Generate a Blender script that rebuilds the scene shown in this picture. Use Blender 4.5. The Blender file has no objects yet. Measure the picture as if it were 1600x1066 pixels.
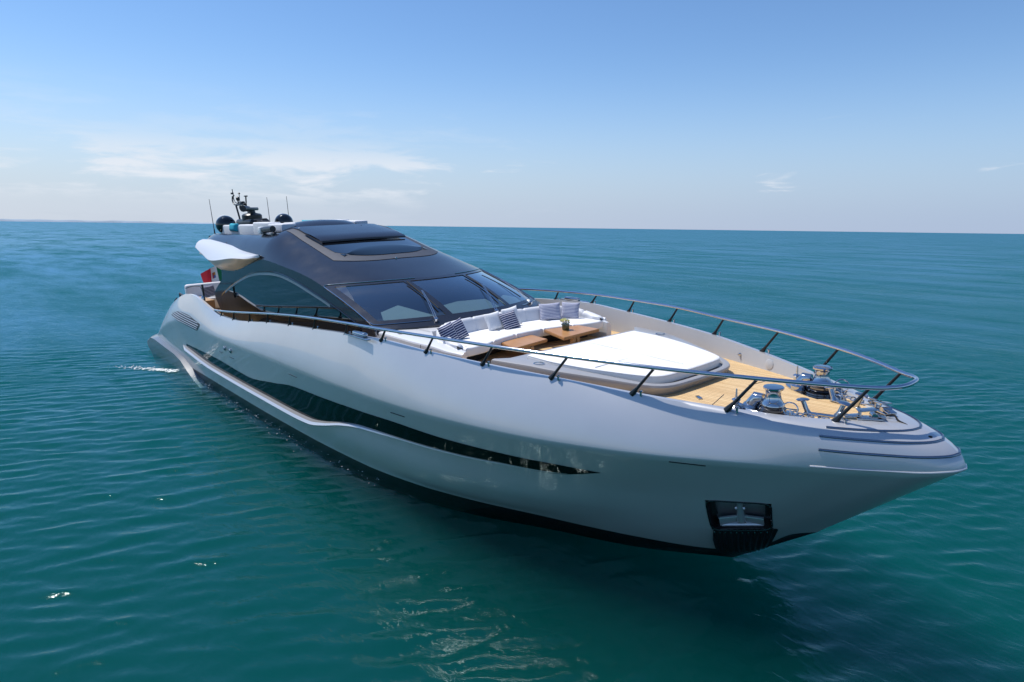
import bpy, bmesh, math, random
import numpy as np
from mathutils import Vector, Matrix, Quaternion
random.seed(7)
R_ = math.radians
sc = bpy.context.scene
col = sc.collection

# ------------------------------------------------------------------ camera
def make_camera():
    cd = bpy.data.cameras.new('camera'); cam = bpy.data.objects.new('camera', cd); col.objects.link(cam)
    right = Vector((0.6504537635820798, 0.759441030927383, 0.012618319454725713))
    up = Vector((-0.13947381422503746, 0.10309448972605294, 0.984844445246885))
    fwd = Vector((-0.7466304015960156, 0.6423557010972025, -0.17298033610932192))
    m = Matrix((( right.x, up.x, -fwd.x, 2.2608), (right.y, up.y, -fwd.y, -10.0588), (right.z, up.z, -fwd.z, 5.7743), (0, 0, 0, 1)))
    cam.matrix_world = m
    cd.sensor_width = 36.0; cd.lens = 36.0 * 1012.0 / 1600.0
    cd.clip_start = 0.1; cd.clip_end = 200000
    sc.camera = cam
make_camera()

HEEL = Matrix.Rotation(0.05490499, 4, 'X')          # the yacht lists a little to starboard

# ------------------------------------------------------------------ sun, sky, exposure
SUN_AZ, SUN_EL = 198.0, 63.5
SUN_STRENGTH = 3.6
SKY_STRENGTH = 0.112
a, e = R_(SUN_AZ), R_(SUN_EL)
sun_dir = (HEEL.to_3x3() @ Vector((math.cos(a) * math.cos(e), math.sin(a) * math.cos(e), math.sin(e)))).normalized()
sl = bpy.data.lights.new('sun', 'SUN'); sl.energy = SUN_STRENGTH; sl.angle = R_(0.5); sl.color = (1.0, 0.955, 0.89)
so = bpy.data.objects.new('sun', sl); col.objects.link(so)
so.rotation_euler = sun_dir.to_track_quat('Z', 'Y').to_euler()
so.location = (0, 0, 40)

sc.view_settings.view_transform = 'Standard'; sc.view_settings.look = 'None'
sc.view_settings.exposure = 0.35; sc.view_settings.gamma = 1.0
try: sc.view_settings.use_curve_mapping = False
except Exception: pass
sc.render.engine = 'CYCLES'
sc.cycles.use_denoising = True
sc.cycles.max_bounces = 8; sc.cycles.volume_bounces = 2; sc.cycles.transparent_max_bounces = 12
sc.cycles.sample_clamp_indirect = 6.0; sc.cycles.caustics_reflective = False; sc.cycles.caustics_refractive = False

class NT:
    """small helper for node trees"""
    def __init__(s, tree): s.t = tree; s.n = tree.nodes; s.l = tree.links
    def new(s, typ, **kw):
        nd = s.n.new(typ)
        for k, v in kw.items(): setattr(nd, k, v)
        return nd
    def link(s, a_, b_): s.l.new(a_, b_)
    def math(s, op, a_, b_=None, c_=None, clamp=False):
        nd = s.n.new('ShaderNodeMath'); nd.operation = op; nd.use_clamp = clamp
        for i, v in enumerate((a_, b_, c_)):
            if v is None: continue
            if hasattr(v, 'links'): s.l.new(v, nd.inputs[i])
            else: nd.inputs[i].default_value = v
        return nd.outputs[0]
    def maprange(s, v, a0, a1, b0, b1, smooth=False):
        nd = s.n.new('ShaderNodeMapRange'); nd.clamp = True
        if smooth: nd.interpolation_type = 'SMOOTHSTEP'
        s.l.new(v, nd.inputs[0])
        for i, x in enumerate((a0, a1, b0, b1)): nd.inputs[i + 1].default_value = x
        return nd.outputs[0]
    def mix(s, f, a_, b_):
        nd = s.n.new('ShaderNodeMix'); nd.data_type = 'RGBA'
        for sock, v in ((nd.inputs[0], f), (nd.inputs[6], a_), (nd.inputs[7], b_)):
            if hasattr(v, 'links'): s.l.new(v, sock)
            elif isinstance(v, (int, float)): sock.default_value = v
            else: sock.default_value = (*v[:3], 1)
        return nd.outputs[2]
    def noise(s, vec, scale, detail=3, rough=0.5, dist=0.0):
        nd = s.n.new('ShaderNodeTexNoise'); nd.inputs['Scale'].default_value = scale
        nd.inputs['Detail'].default_value = detail; nd.inputs['Roughness'].default_value = rough
        nd.inputs['Distortion'].default_value = dist
        if vec is not None: s.l.new(vec, nd.inputs['Vector'])
        return nd.outputs[0]
    def mapping(s, vec, rot=(0, 0, 0), scale=(1, 1, 1), loc=(0, 0, 0)):
        nd = s.n.new('ShaderNodeMapping'); s.l.new(vec, nd.inputs[0])
        nd.inputs['Location'].default_value = loc; nd.inputs['Rotation'].default_value = rot; nd.inputs['Scale'].default_value = scale
        return nd.outputs[0]

def make_world():
    w = bpy.data.worlds.new('World'); sc.world = w; w.use_nodes = True
    k = NT(w.node_tree); k.n.clear()
    out = k.new('ShaderNodeOutputWorld')
    sky = k.new('ShaderNodeTexSky'); sky.sky_type = 'NISHITA'; sky.sun_disc = False
    az = math.atan2(sun_dir.x, sun_dir.y)                    # from +Y towards +X
    sky.sun_elevation = math.asin(sun_dir.z); sky.sun_rotation = az
    sky.altitude = 0; sky.air_density = 1.0; sky.dust_density = 0.05; sky.ozone_density = 4.0
    bg = k.new('ShaderNodeBackground'); bg.inputs[1].default_value = SKY_STRENGTH
    hs = k.new('ShaderNodeHueSaturation'); hs.inputs['Saturation'].default_value = 1.12; hs.inputs['Hue'].default_value = 0.503; k.link(sky.outputs[0], hs.inputs['Color']); k.link(hs.outputs[0], bg.inputs[0])
    # thin fair-weather cloud low over the horizon
    tc = k.new('ShaderNodeTexCoord'); sep = k.new('ShaderNodeSeparateXYZ'); k.link(tc.outputs['Generated'], sep.inputs[0])
    x, y, z = sep.outputs
    azi = k.math('ARCTAN2', y, x)
    cmb = k.new('ShaderNodeCombineXYZ'); k.link(k.math('MULTIPLY', azi, 7.5), cmb.inputs[0]); k.link(k.math('MULTIPLY', z, 38.0), cmb.inputs[1])
    n1 = k.noise(cmb.outputs[0], 1.15, 9, 0.60, 0.35); n2 = k.noise(k.mapping(cmb.outputs[0], scale=(0.5, 1, 1), loc=(5.3, 2.2, 0)), 0.55, 2, 0.5)
    s_ = k.math('ADD', k.math('MULTIPLY', n1, 0.62), k.math('MULTIPLY', n2, 0.42))
    # more cloud to the left of the view (west-south-west), little to the right
    side = k.math('ADD', k.math('MULTIPLY', x, -0.65), k.math('MULTIPLY', y, -0.76))
    thr = k.maprange(side, -0.30, 0.35, 0.63, 0.462)
    m1 = k.maprange(k.math('SUBTRACT', s_, thr), 0.0, 0.13, 0.0, 1.0, True)
    low = k.maprange(z, 0.022, 0.062, 0.10, 1.0, True); high = k.maprange(z, 0.070, 0.125, 1.0, 0.16, True); cut = k.maprange(z, 0.13, 0.19, 1.0, 0.0, True)
    mask = k.math('MULTIPLY', k.math('MULTIPLY', m1, low), k.math('MULTIPLY', k.math('MULTIPLY', high, cut), 0.85))
    cb = k.new('ShaderNodeBackground'); cb.inputs[0].default_value = (0.80, 0.84, 0.91, 1); cb.inputs[1].default_value = 0.80
    # pale horizon band of haze
    hz = k.maprange(z, 0.0, 0.30, 1.0, 0.0, True)
    hz = k.math('MULTIPLY', k.math('POWER', hz, 2.0), 0.92)
    hb = k.new('ShaderNodeBackground'); hb.inputs[1].default_value = 1.0
    hside = k.maprange(side, -0.75, 0.6, 0.0, 1.0)
    k.link(k.mix(hside, (0.275, 0.365, 0.54), (0.43, 0.49, 0.595)), hb.inputs[0])
    ms0 = k.new('ShaderNodeMixShader'); k.link(hz, ms0.inputs[0]); k.link(bg.outputs[0], ms0.inputs[1]); k.link(hb.outputs[0], ms0.inputs[2])
    ms = k.new('ShaderNodeMixShader'); k.link(mask, ms.inputs[0]); k.link(ms0.outputs[0], ms.inputs[1]); k.link(cb.outputs[0], ms.inputs[2])
    k.link(ms.outputs[0], out.inputs[0])
make_world()

# ------------------------------------------------------------------ materials
M = {}
def mat(name, color, rough=0.5, metal=0.0, coat=0.0, coat_rough=0.03, spec=0.5, ior=1.5, vary=0.0, vscale=3.0, bump=0.0, bscale=60.0, sheen=0.0, rvary=0.0):
    m = bpy.data.materials.new(name); m.use_nodes = True; k = NT(m.node_tree)
    p = k.n['Principled BSDF']
    p.inputs['Base Color'].default_value = (*color, 1); p.inputs['Roughness'].default_value = rough
    p.inputs['Metallic'].default_value = metal; p.inputs['Coat Weight'].default_value = coat; p.inputs['Coat Roughness'].default_value = coat_rough
    p.inputs['Specular IOR Level'].default_value = spec; p.inputs['IOR'].default_value = ior
    if sheen: p.inputs['Sheen Weight'].default_value = sheen
    tc = k.new('ShaderNodeTexCoord')
    if vary:
        n = k.noise(tc.outputs['Object'], vscale, 4, 0.6)
        f = k.maprange(n, 0.3, 0.7, 0.0, 1.0)
        k.link(k.mix(f, [c * (1 - vary) for c in color], [min(1, c * (1 + vary)) for c in color]), p.inputs['Base Color'])
    if rvary:
        n = k.noise(tc.outputs['Object'], vscale * 1.7, 4, 0.6)
        k.link(k.maprange(n, 0.3, 0.7, max(0.0, rough - rvary), rough + rvary), p.inputs['Roughness'])
    if bump:
        b = k.new('ShaderNodeBump'); b.inputs['Strength'].default_value = bump; b.inputs['Distance'].default_value = 0.01
        k.link(k.noise(tc.outputs['Object'], bscale, 3, 0.6), b.inputs['Height']); k.link(b.outputs[0], p.inputs['Normal'])
    M[name] = m; return m
mat('hull_paint', (0.545, 0.553, 0.575), 0.44, 0.50, 1.0, 0.012, bump=0.4, bscale=0.9, vary=0.03, vscale=0.8)
mat('inner_paint', (0.46, 0.47, 0.49), 0.45, 0.0, 0.3, 0.1, vary=0.03, vscale=1.2)
mat('pocket_grey', (0.30, 0.33, 0.36), 0.35, 0.4)
mat('anchor_steel', (0.50, 0.53, 0.57), 0.3, 0.55)
mat('reveal_grey', (0.20, 0.24, 0.28), 0.35, 0.2, 0.5)
mat('steel_dark', (0.22, 0.22, 0.23), 0.18, 1.0)
mat('base_paint', (0.33, 0.33, 0.34), 0.4, 0.0, 0.4, 0.08, vary=0.03)
mat('strip_steel', (0.20, 0.23, 0.28), 0.2, 1.0)
mat('boot_black', (0.006, 0.006, 0.008), 0.35, vary=0.3, vscale=2)
mat('platform_grey', (0.16, 0.17, 0.18), 0.35, 0.3, 0.6, 0.08)
mat('roof_paint', (0.017, 0.020, 0.030), 0.17, 0.0, 0.0, 0.06, spec=0.6, vary=0.12, vscale=1.5, rvary=0.03)
mat('trim_matte', (0.052, 0.058, 0.074), 0.55, 0.2, vary=0.1, vscale=6)
mat('black_gloss', (0.004, 0.0045, 0.006), 0.05, 0.0, 0.6, 0.02)
mat('black_satin', (0.012, 0.013, 0.016), 0.35)
mat('dark_glass', (0.004, 0.007, 0.008), 0.015, 0.0, 0.0, spec=1.0, ior=1.6)
mat('hull_glass', (0.002, 0.003, 0.003), 0.02, spec=0.22, ior=1.45)
mat('sill_grey', (0.20, 0.195, 0.19), 0.4, 0.2, 0.3)
mat('chrome', (0.52, 0.53, 0.55), 0.08, 1.0)
mat('steel', (0.62, 0.64, 0.66), 0.16, 1.0)
mat('rail_steel', (0.55, 0.58, 0.62), 0.14, 1.0)
mat('gel_white', (0.74, 0.745, 0.76), 0.3, 0.0, 0.5, 0.05, vary=0.02)
mat('wing_paint', (0.62, 0.64, 0.67), 0.4, 0.0, 0.3, 0.06)
mat('cushion_white', (0.83, 0.82, 0.81), 0.85, vary=0.03, vscale=5, bump=0.25, bscale=40, sheen=0.15)
mat('pad_white', (0.80, 0.79, 0.78), 0.85, vary=0.03, vscale=3, bump=0.9, bscale=3.5, sheen=0.1)
mat('vinyl_white', (0.68, 0.69, 0.72), 0.55, vary=0.03, vscale=5, bump=0.15, bscale=30)
mat('pillow_white', (0.74, 0.75, 0.77), 0.9, vary=0.08, vscale=40, bump=0.4, bscale=90)
mat('turquoise', (0.02, 0.36, 0.48), 0.8, vary=0.08, vscale=20)
mat('navy', (0.018, 0.026, 0.085), 0.85)
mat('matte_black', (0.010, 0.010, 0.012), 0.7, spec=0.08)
mat('rope_black', (0.008, 0.008, 0.009), 0.8, bump=0.6, bscale=150)
mat('dash_cover', (0.43, 0.50, 0.47), 0.8, vary=0.04, vscale=4)
mat('interior', (0.02, 0.02, 0.022), 0.7)
mat('leaf', (0.05, 0.10, 0.02), 0.6, vary=0.3, vscale=30)
mat('petal', (0.75, 0.74, 0.36), 0.7, vary=0.15, vscale=40)
mat('petal_white', (0.85, 0.85, 0.78), 0.7)
mat('vase_glass', (0.06, 0.075, 0.03), 0.05, spec=0.8)
mat('red_lens', (0.3, 0.02, 0.02), 0.2)

def wood_mat(name, c1, c2, plank=0.0, caulk=(0.03, 0.025, 0.02), rough=0.5, axis='Y', gscale=5.0):
    m = bpy.data.materials.new(name); m.use_nodes = True; k = NT(m.node_tree); p = k.n['Principled BSDF']
    p.inputs['Roughness'].default_value = rough
    tc = k.new('ShaderNodeTexCoord'); o = tc.outputs['Object']
    sep = k.new('ShaderNodeSeparateXYZ'); k.link(o, sep.inputs[0]); ax = sep.outputs[1 if axis == 'Y' else 0]
    g = k.noise(k.mapping(o, scale=(0.9, 9, 9) if axis == 'Y' else (9, 0.9, 9)), gscale, 5, 0.65, 0.4)
    f = k.maprange(g, 0.3, 0.72, 0, 1)
    if plank:
        fl = k.math('FLOOR', k.math('DIVIDE', ax, plank))
        wn = k.new('ShaderNodeTexWhiteNoise'); wn.noise_dimensions = '1D'; k.link(fl, wn.inputs['W'])
        f = k.math('ADD', k.math('MULTIPLY', f, 0.55), k.math('MULTIPLY', wn.outputs['Value'], 0.45))
    c = k.mix(f, c1, c2)
    if plank:
        fr = k.math('FRACT', k.math('DIVIDE', ax, plank))
        line = k.math('GREATER_THAN', k.math('ABSOLUTE', k.math('SUBTRACT', fr, 0.5)), 0.46)
        c = k.mix(line, c, caulk)
    k.link(c, p.inputs['Base Color']); M[name] = m
wood_mat('teak_deck', (0.54, 0.34, 0.15), (0.80, 0.58, 0.31), plank=0.075, rough=0.6, caulk=(0.10, 0.07, 0.045))
wood_mat('table_wood', (0.40, 0.19, 0.07), (0.55, 0.29, 0.12), rough=0.32, gscale=3)
wood_mat('table_leg_wood', (0.45, 0.27, 0.13), (0.58, 0.38, 0.20), rough=0.45)

def stripe_mat(name, c1, c2, period, duty):
    m = bpy.data.materials.new(name); m.use_nodes = True; k = NT(m.node_tree); p = k.n['Principled BSDF']; p.inputs['Roughness'].default_value = 0.9
    tc = k.new('ShaderNodeTexCoord'); sep = k.new('ShaderNodeSeparateXYZ'); k.link(tc.outputs['UV'], sep.inputs[0])
    w = k.noise(tc.outputs['UV'], 9, 2); v = k.math('ADD', sep.outputs[1], k.math('MULTIPLY', w, 0.015))
    fr = k.math('FRACT', k.math('DIVIDE', v, period)); f = k.math('GREATER_THAN', fr, duty)
    k.link(k.mix(f, c1, c2), p.inputs['Base Color']); M[name] = m
stripe_mat('navy_stripe', (0.022, 0.032, 0.11), (0.62, 0.63, 0.68), 0.115, 0.66)
stripe_mat('blue_stripe', (0.17, 0.19, 0.33), (0.62, 0.63, 0.68), 0.085, 0.58)

def glass_mat():
    m = bpy.data.materials.new('windscreen_glass'); m.use_nodes = True; k = NT(m.node_tree); k.n.clear()
    out = k.new('ShaderNodeOutputMaterial'); t = k.new('ShaderNodeBsdfTransparent'); t.inputs[0].default_value = (0.50, 0.60, 0.62, 1)
    g = k.new('ShaderNodeBsdfGlossy'); g.inputs['Roughness'].default_value = 0.02; g.inputs[0].default_value = (0.9, 0.95, 1, 1)
    lw = k.new('ShaderNodeLayerWeight'); lw.inputs[0].default_value = 0.5
    f = k.math('MULTIPLY_ADD', k.math('POWER', lw.outputs['Facing'], 2.8), 0.95, 0.13, clamp=True)
    ms = k.new('ShaderNodeMixShader'); k.link(f, ms.inputs[0]); k.link(t.outputs[0], ms.inputs[1]); k.link(g.outputs[0], ms.inputs[2]); k.link(ms.outputs[0], out.inputs[0])
    M['windscreen_glass'] = m
glass_mat()

def flag_mat():
    m = bpy.data.materials.new('flag_cloth'); m.use_nodes = True; k = NT(m.node_tree); p = k.n['Principled BSDF']; p.inputs['Roughness'].default_value = 0.8
    tc = k.new('ShaderNodeTexCoord'); sep = k.new('ShaderNodeSeparateXYZ'); k.link(tc.outputs['UV'], sep.inputs[0]); u, v = sep.outputs[0], sep.outputs[1]
    c = k.mix(k.math('GREATER_THAN', u, 0.333), (0.0, 0.16, 0.06), (0.82, 0.82, 0.82))
    c = k.mix(k.math('GREATER_THAN', u, 0.667), c, (0.62, 0.015, 0.03))
    inu = k.math('LESS_THAN', k.math('ABSOLUTE', k.math('SUBTRACT', u, 0.5)), 0.085); inv = k.math('LESS_THAN', k.math('ABSOLUTE', k.math('SUBTRACT', v, 0.52)), 0.17)
    q1 = k.math('GREATER_THAN', u, 0.5); q2 = k.math('GREATER_THAN', v, 0.52)
    top = k.mix(q1, (0.55, 0.25, 0.06), (0.45, 0.03, 0.03)); bot = k.mix(q1, (0.06, 0.12, 0.35), (0.45, 0.05, 0.05))
    e_ = k.mix(q2, bot, top)
    c = k.mix(k.math('MULTIPLY', inu, inv), c, e_)
    k.link(c, p.inputs['Base Color']); M['flag_cloth'] = m
flag_mat()

def water_mat():
    m = bpy.data.materials.new('sea_water'); m.use_nodes = True; k = NT(m.node_tree); k.n.clear()
    out = k.new('ShaderNodeOutputMaterial')
    geo = k.new('ShaderNodeNewGeometry'); pos = geo.outputs['Position']
    rot = (0, 0, R_(-66))
    big = k.noise(k.mapping(pos, rot=rot, scale=(0.4, 1, 1)), 0.045, 4, 0.55)
    c = k.mix(k.maprange(big, 0.35, 0.65, 0, 1), (0.0012, 0.064, 0.066), (0.0018, 0.082, 0.082))
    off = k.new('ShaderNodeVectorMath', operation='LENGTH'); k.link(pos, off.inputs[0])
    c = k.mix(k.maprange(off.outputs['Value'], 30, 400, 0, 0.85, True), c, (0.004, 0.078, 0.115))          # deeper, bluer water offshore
    w1 = k.noise(k.mapping(pos, rot=rot, scale=(0.42, 1.0, 1)), 2.3, 6, 0.56, 0.5)
    w2 = k.noise(k.mapping(pos, rot=(0, 0, R_(-50)), scale=(0.5, 1.0, 1)), 6.5, 3, 0.5, 0.3)
    w3 = k.noise(k.mapping(pos, rot=rot, scale=(0.35, 1.0, 1)), 0.42, 4, 0.6, 0.4)
    h = k.math('ADD', k.math('ADD', w1, k.math('MULTIPLY', w2, 0.30)), k.math('MULTIPLY', w3, k.maprange(off.outputs['Value'], 25, 90, 0.5, 1.6)))
    b = k.new('ShaderNodeBump'); b.inputs['Distance'].default_value = 0.05
    k.link(k.maprange(big, 0.3, 0.7, 0.5, 0.9), b.inputs['Strength']); k.link(h, b.inputs['Height'])
    # clear surface over green water that scatters light back from its depth
    ss = k.new('ShaderNodeBsdfTransparent')
    vsc = k.new('ShaderNodeVolumeScatter'); vsc.inputs['Color'].default_value = (0.02, 0.86, 0.78, 1); vsc.inputs['Density'].default_value = 0.066; vsc.inputs['Anisotropy'].default_value = 0.0
    vab = k.new('ShaderNodeVolumeAbsorption'); vab.inputs['Color'].default_value = (0.0, 0.74, 0.75, 1); vab.inputs['Density'].default_value = 0.60
    vad = k.new('ShaderNodeAddShader'); k.link(vsc.outputs[0], vad.inputs[0]); k.link(vab.outputs[0], vad.inputs[1]); k.link(vad.outputs[0], out.inputs['Volume'])
    gl = k.new('ShaderNodeBsdfGlossy'); # the wave faces one can see at a low angle are those leaning towards the eye
    dt = k.new('ShaderNodeVectorMath', operation='DOT_PRODUCT'); k.link(geo.outputs['Incoming'], dt.inputs[0]); k.link(geo.outputs['Normal'], dt.inputs[1])
    lean = k.math('MULTIPLY', k.math('POWER', k.math('SUBTRACT', 1.0, dt.outputs['Value'], clamp=True), 2.0), 0.14)
    vs = k.new('ShaderNodeVectorMath', operation='SCALE'); k.link(geo.outputs['Incoming'], vs.inputs[0]); k.link(lean, vs.inputs['Scale'])
    va = k.new('ShaderNodeVectorMath', operation='ADD'); k.link(b.outputs[0], va.inputs[0]); k.link(vs.outputs[0], va.inputs[1])
    vn = k.new('ShaderNodeVectorMath', operation='NORMALIZE'); k.link(va.outputs[0], vn.inputs[0])
    k.link(vn.outputs[0], gl.inputs['Normal']); gl.inputs['Color'].default_value = (0.75, 0.96, 1, 1)
    dist = k.new('ShaderNodeVectorMath', operation='LENGTH'); k.link(pos, dist.inputs[0])      # open water away from the yacht's lee is rougher
    k.link(k.maprange(dist.outputs['Value'], 20, 220, 0.06, 0.22, True), gl.inputs['Roughness'])
    fr = k.new('ShaderNodeFresnel'); fr.inputs[0].default_value = 1.40; k.link(vn.outputs[0], fr.inputs['Normal'])
    # wind roughened water never mirrors fully at grazing angles
    g1 = k.noise(k.mapping(pos, rot=rot, scale=(0.3, 1, 1)), 0.35, 5, 0.7); g2 = k.noise(k.mapping(pos, rot=rot, scale=(0.22, 1, 1)), 0.07, 4, 0.7)
    gust = k.maprange(k.math('ADD', k.math('MULTIPLY', g1, 0.5), k.math('MULTIPLY', g2, 0.5)), 0.38, 0.62, 0.66, 1.4)
    far_g = k.noise(k.mapping(pos, rot=rot, scale=(0.25, 1, 1)), 0.12, 7, 0.78)
    gust = k.math('MULTIPLY', gust, k.math('ADD', 1.0, k.math('MULTIPLY', k.maprange(off.outputs['Value'], 20, 120, 0.0, 1.0), k.maprange(far_g, 0.36, 0.64, -0.55, 0.75))))
    f = k.math('MINIMUM', k.math('MULTIPLY', fr.outputs[0], gust), 0.6)
    ms = k.new('ShaderNodeMixShader'); k.link(f, ms.inputs[0]); k.link(ss.outputs[0], ms.inputs[1]); k.link(gl.outputs[0], ms.inputs[2]); k.link(ms.outputs[0], out.inputs[0])
    M['sea_water'] = m
water_mat()

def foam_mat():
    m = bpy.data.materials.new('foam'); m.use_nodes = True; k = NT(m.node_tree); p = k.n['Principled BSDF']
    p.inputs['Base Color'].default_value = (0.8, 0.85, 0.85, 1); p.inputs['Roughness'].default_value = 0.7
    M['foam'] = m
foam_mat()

# ------------------------------------------------------------------ mesh helpers
class MB:
    def __init__(s): s.v = []; s.f = []; s.m = []; s.uv = {}
    def add(s, verts, faces, m=0):
        o = len(s.v); s.v += [tuple(map(float, p)) for p in verts]
        for f in faces: s.f.append([i + o for i in f]); s.m.append(m)
        return o
    def grid(s, P, m=0, ci=False, cj=False, mfun=None):
        P = np.asarray(P, float); ni, nj = P.shape[:2]; o = len(s.v)
        s.v += [tuple(p) for p in P.reshape(-1, 3)]
        for i in range(ni if ci else ni - 1):
            for j in range(nj if cj else nj - 1):
                i2, j2 = (i + 1) % ni, (j + 1) % nj
                s.f.append([o + i * nj + j, o + i2 * nj + j, o + i2 * nj + j2, o + i * nj + j2]); s.m.append(mfun(i, j) if mfun else m)
    def tube(s, pts, r, seg=10, closed=False, m=0, caps=True):
        pts = [Vector(p) for p in pts]; n = len(pts)
        rr = r if hasattr(r, '__len__') else [r] * n
        T = []
        for i in range(n):
            a_ = pts[(i - 1) % n] if (closed or i) else pts[0]; b_ = pts[(i + 1) % n] if (closed or i < n - 1) else pts[-1]
            T.append((b_ - a_).normalized())
        ref = Vector((0, 0, 1)) if abs(T[0].z) < 0.9 else Vector((1, 0, 0))
        N = (ref - T[0] * ref.dot(T[0])).normalized(); rings = []
        for i in range(n):
            N = (N - T[i] * N.dot(T[i])).normalized(); B_ = T[i].cross(N)
            rings.append([pts[i] + (N * math.cos(t) + B_ * math.sin(t)) * rr[i] for t in [2 * math.pi * j / seg for j in range(seg)]])
        o = len(s.v); s.grid(np.array([[tuple(p) for p in q] for q in rings]), m, ci=closed, cj=True)
        if caps and not closed:
            s.f.append([o + j for j in range(seg)][::-1]); s.m.append(m)
            s.f.append([o + (n - 1) * seg + j for j in range(seg)]); s.m.append(m)
    def lathe(s, prof, c, axis=(0, 0, 1), seg=20, m=0, sx=1.0):
        q = Vector((0, 0, 1)).rotation_difference(Vector(axis).normalized()); c = Vector(c)
        P = [[tuple(c + q @ Vector((r * math.cos(t) * sx, r * math.sin(t), z))) for t in [2 * math.pi * j / seg for j in range(seg)]] for r, z in prof]
        o = len(s.v); s.grid(np.array(P), m, cj=True)
        s.f.append([o + j for j in range(seg)]); s.m.append(m)
        n = len(prof); s.f.append([o + (n - 1) * seg + j for j in range(seg)]); s.m.append(m)
    def prism(s, poly, off, m=0, mtop=None):
        n = len(poly); o = len(s.v); off = Vector(off)
        s.v += [tuple(p) for p in poly] + [tuple(Vector(p) + off) for p in poly]
        s.f.append([o + i for i in range(n)][::-1]); s.m.append(m)
        s.f.append([o + n + i for i in range(n)]); s.m.append(m if mtop is None else mtop)
        for i in range(n):
            j = (i + 1) % n; s.f.append([o + i, o + j, o + n + j, o + n + i]); s.m.append(m)
    def rbox(s, c, size, bevel=0.03, segs=3, rot=None, m=0):
        bm = bmesh.new(); bmesh.ops.create_cube(bm, size=1.0)
        bmesh.ops.scale(bm, vec=size, verts=bm.verts)
        b = min(bevel, min(size) * 0.49)
        if b > 0: bmesh.ops.bevel(bm, geom=list(bm.edges), offset=b, segments=segs, profile=0.5, affect='EDGES')
        mt = Matrix.Translation(Vector(c))
        if rot is not None: mt = mt @ (rot.to_matrix().to_4x4() if not isinstance(rot, Matrix) else rot.to_4x4())
        bm.transform(mt); bm.verts.index_update()
        s.add([v.co[:] for v in bm.verts], [[v.index for v in f.verts] for f in bm.faces], m); bm.free()
    def mirror(s):
        o = len(s.v); s.v += [(x, -y, z) for x, y, z in s.v]
        nf = len(s.f)
        for i in range(nf): s.f.append([o + k for k in s.f[i]][::-1]); s.m.append(s.m[i])
    def round_slab(s, outline, z0, z1, r=0.05, segs=4, m=0, ztilt=None, crown=0.0):
        """cushion-like slab: plan outline (list of xy, counterclockwise), rounded top edge"""
        n = len(outline); P = np.array(outline, float)
        nxt = np.roll(P, -1, 0); prv = np.roll(P, 1, 0); t = nxt - prv; t /= np.linalg.norm(t, axis=1)[:, None] + 1e-9
        nrm = np.stack([t[:, 1], -t[:, 0]], 1)
        area = np.sum(P[:, 0] * nxt[:, 1] - nxt[:, 0] * P[:, 1])
        if area < 0: nrm = -nrm
        rings = []
        def ring(ins, z): 
            Q = P - nrm * ins
            return [(q[0], q[1], z + (ztilt(q[0], q[1]) if ztilt else 0)) for q in Q]
        rings.append(ring(r * 0.4, z0)); rings.append(ring(0, z0 + r * 0.4)); rings.append(ring(0, z1 - r))
        for i in range(1, segs + 1):
            th = math.pi / 2 * i / segs; rings.append(ring(r * (1 - math.cos(th)), z1 - r + r * math.sin(th)))
        c = P.mean(0)
        for f_ in (0.88, 0.7, 0.45, 0.15):
            Q = c + (P - nrm * r - c) * f_
            rings.append([(q[0], q[1], z1 + crown * (1 - f_) + (ztilt(q[0], q[1]) if ztilt else 0)) for q in Q])
        o = len(s.v); s.grid(np.array(rings), m, cj=True)
        k_ = len(rings); s.f.append([o + (k_ - 1) * n + j for j in range(n)]); s.m.append(m)
        s.f.append([o + j for j in range(n)][::-1]); s.m.append(m)

LOC = {}
def _mesh(name, mb, mats, loc, sharp=38, recalc=True, uv=None):
    me = bpy.data.meshes.new(name)
    L = Vector(loc)
    me.from_pydata([(x - L.x, y - L.y, z - L.z) for x, y, z in mb.v], [], mb.f)
    for mm in (mats if isinstance(mats, (list, tuple)) else [mats]): me.materials.append(M[mm])
    me.polygons.foreach_set('material_index', mb.m)
    if recalc:
        bm = bmesh.new(); bm.from_mesh(me); bmesh.ops.recalc_face_normals(bm, faces=bm.faces); bm.to_mesh(me); bm.free()
    me.polygons.foreach_set('use_smooth', [True] * len(me.polygons))
    me.set_sharp_from_angle(angle=R_(sharp))
    me.update(); return me
def thing(name, label, cat, loc, group=None):
    o = bpy.data.objects.new(name, None); col.objects.link(o); o.empty_display_size = 0.2
    o.matrix_world = HEEL @ Matrix.Translation(Vector(loc)); o['label'] = label; o['category'] = cat
    if group: o['group'] = group
    LOC[o.name] = Vector(loc); return o
def part(name, mb, mats, parent, label=None, sharp=38, recalc=True):
    loc = LOC[parent.name]; me = _mesh(name, mb, mats, loc, sharp, recalc)
    o = bpy.data.objects.new(name, me); col.objects.link(o); o.parent = parent; LOC[o.name] = loc
    if label: o['label'] = label
    return o
def single(name, mb, mats, label, cat, loc, group=None, sharp=38):
    me = _mesh(name, mb, mats, loc, sharp); o = bpy.data.objects.new(name, me); col.objects.link(o)
    o.matrix_world = HEEL @ Matrix.Translation(Vector(loc)); o['label'] = label; o['category'] = cat
    if group: o['group'] = group
    LOC[o.name] = Vector(loc); return o

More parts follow.
